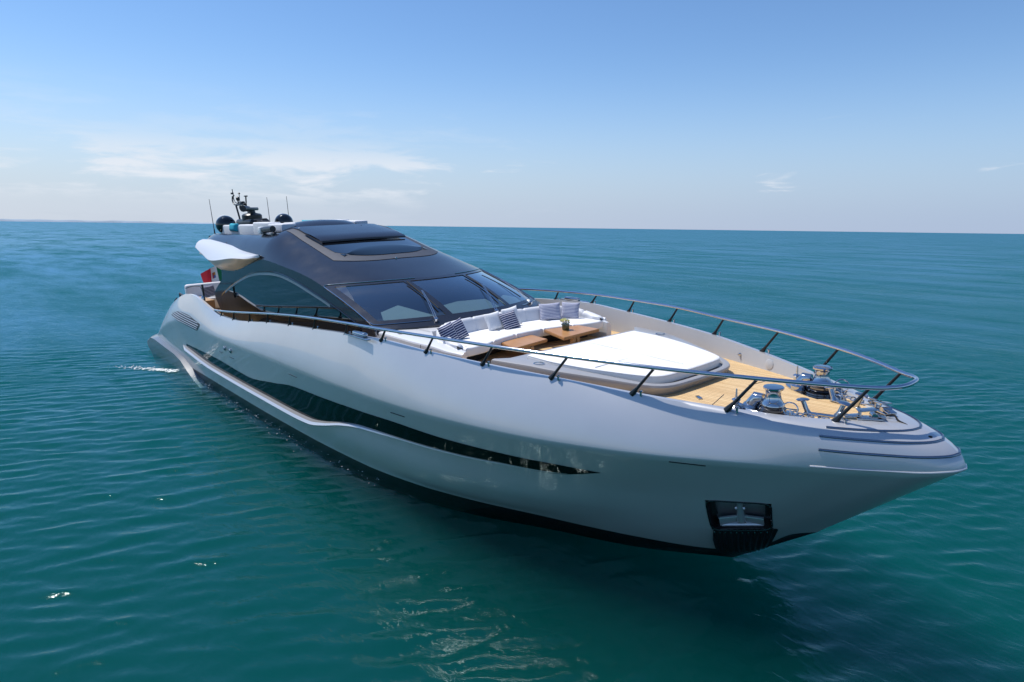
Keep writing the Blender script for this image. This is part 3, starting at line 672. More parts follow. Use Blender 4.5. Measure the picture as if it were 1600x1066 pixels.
# ------------------------------------------------------------------ superstructure
def y_side(z): return 2.605 - .004 * (z - 3.0)
f_sl = pch([(-11.1, 3.58), (-12.4, 3.96), (-13.77, 4.36), (-14.6, 4.53), (-16, 4.70), (-18.1, 4.86), (-20, 4.84), (-22.1, 4.72), (-26.5, 4.78)])
f_xa = pch([(2.2, -22.25), (2.63, -22.5), (2.94, -22.9), (3.34, -23.25), (3.73, -22.6), (3.98, -22.15), (4.24, -22.1), (4.9, -22.1)])
def windscreen(q, t):
    """q -1..1 across, t 0 bottom .. 1 top"""
    a2 = q * q
    lo = Vector((-10.05 - 1.05 * a2, 2.60 * q, 3.645 - .065 * a2)); zs = 4.36
    hi = Vector((-12.25 - 1.52 * a2, 2.60 * q, 4.47 - .11 * abs(q) ** 2.2))
    p = lo + (hi - lo) * t; p.z += .06 * math.sin(math.pi * t) * (1 - .5 * a2); p.x += .04 * math.sin(math.pi * t); return p
def roof(q, r):
    q1 = abs(q); xs_ = -13.77 + (-18.1 + 13.77) * r; xc = -12.25 + (-18.1 + 12.25) * r
    zs = float(f_sl(xs_)); zc = float(f_zc(xc)); n = 2.4 + 3.6 * min(1, r * 1.5) ** .6
    ys_ = y_side(zs); x = xc + (xs_ - xc) * q1 * q1
    return Vector((x, ys_ * q, zc - (zc - zs) * q1 ** n))
f_zc = pch([(-12.25, 4.47), (-13.0, 4.64), (-13.8, 4.83), (-15, 5.09), (-16.5, 5.42), (-18.1, 5.75), (-20, 5.77)])
def qd(n):   # across samples, dense at the sides
    t = np.linspace(-1, 1, n); return np.sign(t) * (1 - (1 - np.abs(t)) ** 1.7)
def build_super():
    mb = MB()
    Q = qd(61)
    mb.grid([[tuple(roof(q, r)) for q in Q] for r in np.linspace(0, 1, 40)])
    # side walls
    for sg in (-1, 1):
        rows = []
        for s_ in np.linspace(0, 1, 60):
            xt = -22.1 + 11.0 * s_; zt = float(f_sl(xt)); zb = float(f_deck(xt)) - .05
            col_ = []
            for t in np.linspace(0, 1, 14):
                z = zb + (zt - zb) * t; x = xt + (float(f_xa(z)) + 22.1) * (1 - s_) ** 8; col_.append((x, sg * y_side(z), z))
            rows.append(col_)
        mb.grid(rows)
    # windscreen surround (openings left for the three panes)
    qs = sorted(set([-1, -.965, -.93, .93, .965, 1] + list(np.linspace(-.93, -.385, 12)) + list(np.linspace(-.325, .325, 13)) + list(np.linspace(.385, .93, 12))))
    ts = [0, .06, .12] + list(np.linspace(.2, .88, 8)) + [.94, 1]
    def open_(q, t): return .12 < t < .94 and (.385 < abs(q) < .93 or abs(q) < .325)
    V = [[tuple(windscreen(q, t)) for t in ts] for q in qs]; o = mb.add([p for r in V for p in r], [])
    nt = len(ts)
    for i in range(len(qs) - 1):
        for j in range(nt - 1):
            if not open_((qs[i] + qs[i + 1]) / 2, (ts[j] + ts[j + 1]) / 2): mb.f.append([o + i * nt + j, o + (i + 1) * nt + j, o + (i + 1) * nt + j + 1, o + i * nt + j + 1]); mb.m.append(0)
    # skirt under the windscreen
    rows = [[tuple(windscreen(q, 0)), tuple(windscreen(q, 0) + Vector((.10, 0, -.045))), tuple(windscreen(q, 0) + Vector((.12, 0, -.16)))] for q in np.linspace(-1, 1, 41)]
    mb.grid(rows)
    # after body: coaming round the flybridge
    Qa = qd(61); n = 6.0; rows = []
    half = [q for q in Qa if q >= .70]
    for sg in (-1, 1):
        rows = []
        for x in np.linspace(-18.1, -26.6, 36):
            k_ = 1 - max(0, (-23.5 - x) / 3.1) ** 3 * .38; zs = float(f_sl(x)); top = float(np.interp(x, [-26.6, -25.2, -20, -18.1], [5.46, 5.61, 5.66, 5.75])); ys_ = y_side(zs) * k_
            pr = [(x, sg * ys_ * q, top - (top - zs) * q ** n) for q in half[::-1]]
            yi = ys_ * .70 ; zt = pr[-1][2]
            pr += [(x, sg * (yi - .04), zt + .005), (x, sg * (yi - .09), zt - .03), (x, sg * (yi - .12), 5.18)]
            rows.append(pr)
        mb.grid(rows)
        # aft closing
    rows = []
    for x in np.linspace(-18.0, -26.6, 12):
        k_ = 1 - max(0, (-23.5 - x) / 3.1) ** 3 * .38; rows.append([(x, y_side(4.8) * k_ * t, 5.18) for t in np.linspace(-.72, .72, 9)])
    mb.grid(rows)
    rows = []
    for x in np.linspace(-21.9, -26.6, 10):
        k_ = 1 - max(0, (-23.5 - x) / 3.1) ** 3 * .38; rows.append([(x, y_side(4.75) * k_ * t, float(f_sl(x)) - .0) for t in np.linspace(-1, 1, 9)])
    mb.grid(rows)
    k_ = .62; mb.grid([[(-26.6, y_side(4.8) * k_ * t, z) for t in np.linspace(-1, 1, 9)] for z in (4.78, 5.2, 5.36)])
    mb.grid([[(-18.1, 1.8 * t, z) for t in np.linspace(-1, 1, 5)] for z in (5.18, 5.66)])
    return part('superstructure', mb, 'roof_paint', yacht, 'dark metallic coupe deckhouse with raked windscreen', sharp=45)
sup = build_super()

# windscreen panes
for lo_, hi_ in ((-.93, -.385), (-.325, .325), (.385, .93)):
    mb = MB(); mb.grid([[tuple(windscreen(q, t) - Vector((.01, 0, .012))) for t in np.linspace(.12, .94, 10)] for q in np.linspace(lo_, hi_, 14)])
    part('windscreen_pane', mb, 'windscreen_glass', sup, recalc=False)
# bright line round the windscreen
mb = MB(); nrm_w = Vector((.3, 0, .95))
pl = [windscreen(q, 1.0) for q in np.linspace(-.25, -.95, 20)] + [windscreen(-.985, .985), windscreen(-1, .95)] + [windscreen(-1, t) for t in np.linspace(.9, .1, 14)] + [windscreen(-.985, .05)] + [windscreen(q, .04) for q in np.linspace(-.95, -.55, 12)]
for sg in (1, -1):
    mb.tube([(p.x, p.y * sg, p.z + .012) for p in pl], .011, 6)
part('windscreen_trim', mb, 'chrome', sup)

# side glass with its arched top and pale reveal strip
arch = spline([(-22.35, 3.30), (-22.1, 3.44), (-20.85, 3.86), (-19.25, 4.27), (-17.94, 4.43), (-16.7, 4.46), (-15.55, 4.33), (-14.48, 4.13), (-13.5, 3.93), (-12.0, 3.55), (-11.75, 3.45)], 80)
for sg in (-1, 1):
    def sp_(x, z, off): return (x, sg * (y_side(z) + off), z)
    mb = MB(); rows = []
    for x, _, z in [(p[0], 0, p[1]) for p in arch]:
        zb = float(f_deck(x)) + .10; rows.append([sp_(x, zb + (z - zb) * t, .012) for t in np.linspace(0, 1, 6)])
    mb.grid(rows); part('side_window', mb, 'dark_glass', sup, 'arched dark side glass')
    mb = MB(); mb.grid([[sp_(x, float(f_deck(x)) + .02, .02), sp_(x, float(np.interp(x, [-19.6, -18.2, -17.1, -15, -13.2, -11.75], [2.60, 3.02, 3.04, 3.26, 3.46, 3.44])), .024)] for x in np.linspace(-19.6, -11.75, 40)]); part('side_dark_reflection', mb, 'matte_black', sup)  # added black panel paints the dark bulwark reflection into the lower side glass
    A = [p for p in arch if -21.9 < p[0] < -13.3]
    mb = MB(); mb.grid([[sp_(p[0], p[1] + .02, .016), sp_(p[0], p[1] - .05, .022)] for p in A]); part('window_reveal', mb, 'reveal_grey', sup)
    mb = MB(); mb.tube([sp_(p[0], p[1] + .04, .01) for p in arch], .022, 6); part('window_frame', mb, 'black_gloss', sup)

# sunroof: matte surround, dark opening, raised after panel and forward glass
def roof_at(x, y, off=0.0):
    lo, hi = 0.0, 1.0
    for _ in range(26):
        r = (lo + hi) / 2
        zs = float(f_sl(-13.77 - 4.33 * r)); q = y / y_side(zs); p = roof(q, r)
        if p.x > x: lo = r
        else: hi = r
    r = (lo + hi) / 2; q = y / y_side(float(f_sl(-13.77 - 4.33 * r))); p = roof(q, r); return Vector((x, y, p.z + off))
def patch(name, m, xf, xa, wf, wa, off, parent, nx=12, ny=24, rad=3.2):
    mb = MB(); rows = []
    for t in np.linspace(0, 1, nx):
        w = wf + (wa - wf) * t; row = []
        for s_ in np.linspace(-1, 1, ny):
            x0 = xf - (abs(s_) ** rad) * .75 * (1 - t) ** 1.5; row.append(tuple(roof_at(x0 + (xa - x0) * t, s_ * w, off)))
        rows.append(row)
    mb.grid(rows); return part(name, mb, m, parent)
sr = patch('sunroof_frame', 'trim_matte', -14.0, -18.02, 1.75, 1.72, .012, sup, 16, 22)
patch('sunroof_opening', 'black_gloss', -14.5, -17.1, 1.45, 1.52, .020, sr)
mb = MB(); rows = []
for t in np.linspace(0, 1, 12):
    rows.append([tuple(roof_at(-14.42 - .62 * abs(s_) ** 3 * (1 - t) + (-15.2 + 14.42 + .42 * abs(s_) ** 2.2) * t, s_ * 1.40, .03 + .07 * math.sin(math.pi * min(1, t * .62)) * (1 - s_ ** 4))) for s_ in np.linspace(-1, 1, 26)])
mb.grid(rows); part('sunroof_glass', mb, 'dark_glass', sr)
mb = MB(); rows = []
for t, dz in ((0, .095), (.03, .12), (.3, .12), (1, .04)):
    x = -16.02 - 2.02 * t; rows.append([tuple(roof_at(x - .12 * s_ ** 4, s_ * 1.46, dz)) for s_ in np.linspace(-1, 1, 18)])
mb.grid(rows)
mb.grid([[tuple(roof_at(-16.03 - .12 * s_ ** 4, s_ * 1.46, dz)) for s_ in np.linspace(-1, 1, 18)] for dz in (.045, .095)], 1)
mb.grid([[tuple(roof_at(-16.02 - 2.02 * t, sg_ * 1.46, dz * (1 - t * .7))) for t in np.linspace(0, 1, 8)] for dz in (.0, .11) for sg_ in (-1,)])
part('sunroof_panel', mb, ['roof_paint', 'trim_matte'], sr)
for x, y in ((-17.85, -1.35), (-17.85, .8), (-14.0, -.2)):
    mb = MB(); p = roof_at(x, y, .03); mb.lathe([(.035, -.03), (.035, .0), (.015, .015)], p, (0, 0, 1), 10); part('roof_stud', mb, 'chrome', sup)

# wipers
for q0, q1, q2, q3 in ((-.52, -.385, -.385, -.41), (.10, .325, .325, .30), (.74, .80, .77, .83)):
    base = windscreen(q0, .03) + Vector((.02, 0, .03)); mid = windscreen(q1, .60) + Vector((.05, 0, .07))
    mb = MB()
    for d in (-.028, .028): mb.tube([base + Vector((0, d, .02)), base * .5 + mid * .5 + Vector((.02, d * .8, .05)), mid + Vector((0, d * .5, 0))], .009, 6)
    mb.lathe([(.05, -.04), (.05, .03), (.03, .05)], base, (.3, 0, 1), 10)
    wp = part('wiper', mb, 'chrome', sup)
    mb = MB(); u0 = windscreen(q2, .88) + Vector((.02, 0, .045)); u1 = windscreen(q3, .22) + Vector((.02, 0, .045))
    mb.tube([u0 + (u1 - u0) * t + Vector((0, 0, .012 * math.sin(math.pi * t))) for t in np.linspace(0, 1, 10)], .017, 6); part('wiper_blade', mb, 'rope_black', wp)

# dashboard behind the glass
mb = MB()
mb.prism([(-10.75, -2.1, 3.55), (-10.45, -1.0, 3.55), (-10.35, 0, 3.55), (-10.45, 1.0, 3.55), (-10.75, 2.1, 3.55), (-12.1, 2.1, 3.55), (-12.1, -2.1, 3.55)], (0, 0, .03), 1)
for poly in ([(-.86, .17), (-.80, .40), (-.62, .52), (-.43, .22), (-.44, .15), (-.65, .145)], [(-.29, .15), (-.31, .40), (-.10, .46), (.24, .42), (.30, .2), (.30, .15)], [(.42, .15), (.40, .36), (.60, .42), (.80, .30), (.84, .16)]):
    mb.prism([tuple(windscreen(q, t) + Vector((0, 0, -.16 - .05 * t))) for q, t in poly], (0, 0, .03), 0)
part('dashboard', mb, ['dash_cover', 'interior'], sup)

# silver wings flaring from the flybridge sides
wT = spline([(-24.95, -2.30, 5.30), (-24.06, -2.25, 5.29), (-21.41, -2.35, 5.16), (-19.69, -2.42, 5.03), (-18.05, -2.58, 4.955)], 32)
wR = spline([(-24.45, -2.75, 5.03), (-23.11, -2.88, 4.82), (-21.73, -3.02, 4.68), (-19.49, -3.05, 4.85), (-18.5, -2.88, 4.865), (-18.03, -2.62, 4.94)], 32)
wB = spline([(-24.75, -2.40, 5.02), (-23.9, -2.45, 4.60), (-22.77, -2.47, 4.34), (-22.12, -2.5, 4.25), (-20.52, -2.52, 4.32), (-19.06, -2.58, 4.66), (-18.03, -2.60, 4.925)], 32)
def resample(P, n=40):
    d = np.concatenate([[0], np.cumsum(np.linalg.norm(np.diff(P, axis=0), axis=1))]); t = np.linspace(0, d[-1], n); return np.stack([np.interp(t, d, P[:, k_]) for k_ in range(3)], 1)
wT, wR, wB = resample(wT), resample(wR), resample(wB)
for sg in (1, -1):
    rows = []
    for i in range(40):
        T_, R2, B2 = wT[i], wR[i], wB[i]; row = []
        for t in np.linspace(0, 1, 8):
            p = T_ * (1 - t) + R2 * t; p = p + np.array([0, -.05, .05]) * math.sin(math.pi * t); row.append(p)
        for t in np.linspace(0, 1, 7)[1:]:
            p = R2 * (1 - t) + B2 * t; p = p + np.array([0, -.06, -.03]) * math.sin(math.pi * t) * .6; row.append(p)
        inn_ = [B2 + np.array([0, .35, .04]), T_ + np.array([0, .35, -.03])]
        rows.append([(p[0], p[1] * sg, p[2]) for p in row + inn_])
    mb = MB(); mb.grid(rows, cj=True); nl_ = len(rows[0]); mb.f.append(list(range(nl_))); mb.m.append(0); part('wing', mb, 'wing_paint', sup, 'silver fin shaped wing beside the flybridge', sharp=50)
    mb = MB(); mb.tube([(p[0], p[1] * sg + sg * .02, p[2] - .02) for p in wB[18:]], .035, 6); part('wing_trim', mb, 'black_satin', sup)
# horn / camera bracket on the side
for sg in (-1,):
    mb = MB(); mb.rbox((-22.0, sg * 2.22, 5.12), (.5, .06, .06), .01); mb.rbox((-22.25, sg * 2.24, 5.17), (.10, .08, .16), .02); mb.rbox((-21.75, sg * 2.24, 5.09), (.08, .08, .16), .02)
    part('cleat_bracket', mb, 'black_satin', sup)
    mb = MB(); mb.tube([(-19.35, sg * 1.93, 5.70), (-18.55, sg * 1.93, 5.74)], .10, 14); mb.rbox((-19.5, sg * 1.93, 5.68), (.24, .22, .24), .04, m=1); mb.rbox((-18.4, sg * 1.98, 5.58), (.25, .12, .10), .03)
    part('searchlight', mb, ['black_satin', 'gel_white'], sup)

# flybridge furniture moulded in white
fly = MB()
for x0, x1, z1, y0, y1 in ((-25.55, -23.3, 5.80, 1.02, 1.42), (-23.25, -21.65, 5.83, 1.05, 1.45), (-21.6, -20.05, 5.92, 1.05, 1.5), (-20.0, -18.75, 5.88, 1.05, 1.55)):
    for sg in (-1, 1): fly.rbox(((x0 + x1) / 2, sg * (y0 + y1) / 2, (5.18 + z1) / 2), (x1 - x0, y1 - y0, z1 - 5.18), .05)
    fly.rbox(((x0 + x1) / 2, 0, 5.33), (x1 - x0 + .04, 2.05, .3), .05)
part('flybridge_seat', fly, 'vinyl_white', sup, 'white padded sunbeds on the flybridge')
# low visor ahead of the flybridge
mb = MB(); rows = []
for t in np.linspace(0, 1, 8):
    x = -18.25 - .95 * t; h = .30 * math.sin(t * math.pi * .5) ** .9; row = []
    for s_ in np.linspace(-1, 1, 25):
        w = 1.62; k_ = max(0, 1 - abs(s_) ** 3.2); row.append((x - .3 * abs(s_) ** 2 * t * .5, s_ * w, 5.66 - .03 * abs(s_) + h * k_))
    rows.append(row)
rows.append([(p[0] - .06, p[1], p[2] - .02) for p in rows[-1]]); rows.append([(p[0] - .02, p[1], 5.4) for p in rows[-1]])
mb.grid(rows); part('flybridge_visor', mb, 'roof_paint', sup, 'low dark visor over the flybridge front', sharp=30)

# domes, antennas, radar, mast
for sg in (-1, 1):
    mb = MB(); c = (-25.55, sg * 1.2, 5.50); mb.lathe([(.20, -.3), (.22, .05)] + [(.385 * math.cos(t), .30 + .37 * math.sin(t)) for t in np.linspace(-1.0, 1.5, 14)] + [(.005, .67)], c, (0, 0, 1), 28)
    part('satellite_dome', mb, 'black_gloss', sup)
for b, t in (((-25.77, -1.6, 5.45), (-25.9, -1.62, 6.83)), ((-25.94, 1.6, 5.45), (-26.05, 1.62, 6.9)), ((-26.33, .9, 5.5), (-26.48, .92, 6.88))):
    mb = MB(); B0, T0 = Vector(b), Vector(t); mb.tube([B0, B0 + (T0 - B0) * .12, B0 + (T0 - B0) * .14, T0], [.028, .026, .015, .009], 6); part('whip_antenna', mb, 'black_satin', sup)
mb = MB(); mb.rbox((-25.65, 0, 5.55), (2.9, 1.1, .5), .15, 4); mb.rbox((-25.9, 0, 5.85), (1.9, .8, .28), .12, 4); mb.rbox((-24.75, 0, 5.86), (.7, .35, .14), .05); mb.rbox((-24.9, .15, 5.95), (.18, .18, .12), .03)
mast = part('mast', mb, 'black_satin', sup, 'black radar mast at the after end of the flybridge')
mb = MB(); mb.lathe([(.40, -.1), (.40, .12), (.34, .18), (.16, .22), (.14, .36)], (-25.9, 0, 6.02), (0, 0, 1), 16); mb.rbox((-25.8, 0, 6.40), (1.25, .16, .13), .05, rot=Matrix.Rotation(R_(-38), 3, 'Z')); mb.tube([(-25.5, -.25, 6.42), (-25.05, -.62, 6.42)], [.10, .13], 10)
part('radar', mb, 'black_satin', mast)
mb = MB()
mb.tube([(-27.24, -.05, 5.9), (-27.58, -.05, 6.55)], .04, 8); mb.tube([(-26.34, .05, 6.1), (-26.66, .05, 6.62)], .04, 8)
mb.rbox((-27.1, 0, 6.60), (1.1, .16, .07), .03)
mb.tube(spline([(-27.5, 0, 6.58), (-27.95, 0, 6.62), (-28.15, 0, 6.80), (-28.08, 0, 6.98)], 16), .028, 6); mb.tube(spline([(-26.7, 0, 6.58), (-26.45, 0, 6.64), (-26.40, 0, 6.80), (-26.38, 0, 6.93)], 12), .028, 6)
mb.tube(spline([(-27.55, 0, 6.66), (-27.85, 0, 6.74), (-27.98, 0, 6.92), (-27.85, 0, 7.02)], 14), .022, 6)
mb.tube([(-27.95, 0, 6.98), (-28.02, 0, 7.28)], .018, 6); mb.rbox((-28.08, 0, 7.10), (.14, .1, .08), .02); mb.rbox((-26.38, 0, 6.94), (.17, .12, .05), .02)
mb.tube([(-27.2, 0, 6.62), (-27.18, 0, 7.08)], .014, 6); mb.lathe([(.02, 0), (.06, .03), (.02, .07)], (-27.18, 0, 7.04), (0, 0, 1), 8)
mb.tube([(-27.4, 0, 6.62), (-27.42, 0, 6.78)], .03, 6); mb.lathe([(.03, 0), (.075, .05), (.075, .14), (.02, .19)], (-27.42, 0, 6.76), (0, 0, 1), 10)
mb.rbox((-26.93, 0, 6.68), (.34, .16, .11), .04); mb.lathe([(.05, -.14), (.06, -.06), (.04, 0)], (-27.2, 0, 6.56), (0, 0, 1), 8)
part('mast_head', mb, 'black_satin', mast)

# ------------------------------------------------------------------ fore deck mouldings
def ring_outline(pts, n=60): return [tuple(p) for p in spline(pts, n, closed=True)]
# trunk round the sofa: white top, grey sides
mb = MB()
half = [(-12.0, -2.35), (-11.75, -2.52), (-11.3, -2.58), (-10.5, -2.57), (-9.5, -2.56), (-8.9, -2.5), (-8.45, -2.42), (-8.12, -2.28)]
inn_ = [(-8.2, -2.14), (-8.9, -2.14), (-9.45, -2.0), (-9.85, -1.3), (-9.98, 0)]
def tz(x): return float(np.interp(x, [-12, -10.5, -8.9, -8.1], [3.52, 3.50, 3.47, 3.36]))
fo = resample(np.array([(x, y, 0) for x, y in half] + [(-8.12, -2.28, 0)][:0], float), 30); fi = resample(np.array([(-11.9, -2.2, 0), (-11.6, -2.2, 0), (-11.2, -2.2, 0), (-10.6, -2.2, 0)], float), 4)
for sg in (1, -1):
    # top strip from side edge to the inner (sofa) edge
    O_ = resample(np.array([(x, y, 0.) for x, y in half]), 40); I_ = resample(np.array([(-12.0, -1.8, 0.), (-10.4, -1.8, 0.), (-9.98, -1.75, 0), (-9.5, -2.03, 0.), (-8.9, -2.14, 0.), (-8.15, -2.14, 0.)]), 40)
    rows = []
    for i in range(40):
        o_, q_ = O_[i], I_[i]; zt = tz(o_[0]); zi = tz(q_[0]); zb = deck_z(o_[0], o_[1]) - .03
        rows.append([(o_[0], o_[1] * sg, zb), (o_[0], o_[1] * sg, zt - .05), (o_[0] , (o_[1] + .015) * sg, zt - .015), (o_[0], (o_[1] + .05) * sg, zt), (q_[0] * .5 + o_[0] * .5, (q_[1] + o_[1]) * .5 * sg, (zt + zi) / 2 + .02), (q_[0], q_[1] * sg, zi + .02), (q_[0], q_[1] * sg, zb)])
    mb.grid(rows, mfun=lambda i, j: 1 if j == 0 else 0)
    e0 = rows[-1]; mb.add(e0, [list(range(7))])
rows = [[(-12, y, 3.535), (-10.2, y, 3.525), (-9.95, y, 3.52), (-9.9, y, 3.0)] for y in np.linspace(-1.82, 1.82, 9)]
mb.grid(rows)
trunk = part('deck_trunk', mb, ['gel_white', 'inner_paint'], yacht, 'white moulded surround behind the bow sofa', sharp=30)
for sg in (-1, 1):
    mb = MB(); mb.lathe([(.11, 0), (.11, .012), (.09, .016)], (-10.35, sg * 2.3, 3.515), (0, 0, 1), 16); part('deck_light', mb, 'steel', trunk)
    mb = MB(); mb.tube([(-9.2, sg * 2.562, 3.02), (-9.2, sg * 2.562, 3.45)], .006, 5); part('locker_seam', mb, 'black_satin', trunk)

# coaming under the sun pad
def cz(x): return float(np.interp(x, [-7.4, -6.3, -5, -4], [3.39, 3.40, 3.32, 3.24]))
co_h = [(-7.28, -2.20), (-6.8, -2.12), (-6.0, -1.96), (-5.2, -1.64), (-4.7, -1.42), (-4.33, -1.24), (-4.12, -1.05), (-4.03, -.80), (-4.0, -.4), (-3.99, 0)]
ou = resample(spline([(x, y, 0) for x, y in co_h], 40), 34)
ou = np.concatenate([ou, (ou * [1, -1, 1])[::-1][1:]])
ih = [(-7.28, -2.12), (-6.9, -1.74), (-6.2, -1.66), (-5.4, -1.46), (-4.75, -1.26), (-4.36, -1.10), (-4.2, -.92), (-4.12, -.7), (-4.1, -.35), (-4.09, 0)]
inr = resample(spline([(x, y, 0) for x, y in ih], 40), 34); inr = np.concatenate([inr, (inr * [1, -1, 1])[::-1][1:]])
mb = MB(); rows = []
for o_, q_ in zip(ou, inr):
    zt = cz(o_[0]); zb = deck_z(o_[0], o_[1]) - .02; d = (o_ - np.array([-5.6, 0, 0])); d /= np.linalg.norm(d)
    rows.append([(o_[0] - d[0] * .10, o_[1] - d[1] * .10, zb), (o_[0] - d[0] * .03, o_[1] - d[1] * .03, zb + .10), (o_[0], o_[1], zt - .05), (o_[0] - d[0] * .012, o_[1] - d[1] * .012, zt - .015), (o_[0] - d[0] * .05, o_[1] - d[1] * .05, zt), (q_[0], q_[1], zt - .005), (q_[0] - d[0] * .02, q_[1] - d[1] * .02, zt - .06)])
mb.grid(rows, mfun=lambda i, j: 0)
mb.add([tuple(r[-1]) for r in rows], [list(range(len(rows)))])
mb.add([tuple(p) for p in rows[0]] , [list(range(7))]); mb.add([tuple(p) for p in rows[-1]], [list(range(7))])
mb.prism([(-6.95, -1.7, 2.9), (-7.0, -1.7, 2.9), (-7.0, 1.7, 2.9), (-6.95, 1.7, 2.9)], (0, 0, .44))
coam = part('sunpad_base', mb, 'base_paint', yacht, 'grey moulded base around the sun pad', sharp=35)
for sg in (-1, 1):
    mb = MB(); mb.lathe([(.105, -.03), (.105, .008), (.09, .012), (.085, -.02)], (-6.32, sg * 1.83, 3.40), (0, 0, 1), 20); part('cup_holder', mb, 'steel', coam)
mb = MB(); mb.tube([(-4.55, -1.47, 3.06), (-4.28, -1.22, 3.05)], .02, 6); part('step_light', mb, 'black_satin', coam)
# speaker discs and padeyes in the bulwark, teak hatch lines
for sg in (-1, 1):
    x, z = -3.72, 3.16; y = float(f_rb(x)) - .115; mb = MB(); nrm = Vector((-.38, -sg * 1, .1)); mb.lathe([(.10, 0), (.105, .012), (.09, .018)], (x, sg * y, z), nrm, 20); part('bulwark_speaker', mb, 'inner_paint', hull)
    for x in (-4.5, -3.05):
        mb = MB(); y = float(f_rb(x)) - .12; mb.lathe([(.035, 0), (.03, .02), (.01, .05)], (x, sg * y, float(f_rz(x)) - .19), nrm, 8); part('padeye', mb, 'chrome', hull)
    # flat fairlead on the bulwark top abreast the windscreen
    x = -10.45; y = float(f_rb(x)) + .02; z = float(f_rz(x)); mb = MB()
    mb.rbox((x, sg * (y + .05), z - .005), (1.05, .10, .03), .012); mb.rbox((x, sg * (y - .02), z + .05), (.55, .13, .10), .045, 4); part('fairlead', mb, 'chrome', hull)
mb = MB()
mb.tube([(-3.3, 1.28, deck_z(-3.3, 1.28) + .002), (-3.42, .5, deck_z(-3.42, .5) + .002)], .008, 4); part('hatch_seam', mb, 'black_satin', deck)
mb = MB(); mb.tube([(-3.2, -1.1, deck_z(-3.2, -1.1) + .002), (-3.42, -.3, deck_z(-3.42, -.3) + .002)], .008, 4)
part('hatch_seam', mb, 'black_satin', deck)
mb = MB(); mb.rbox((-3.62, -.72, deck_z(-3.6, -.7) + .012), (.16, .07, .025), .01, rot=Matrix.Rotation(R_(-35), 3, 'Z')); part('deck_latch', mb, 'steel', deck)

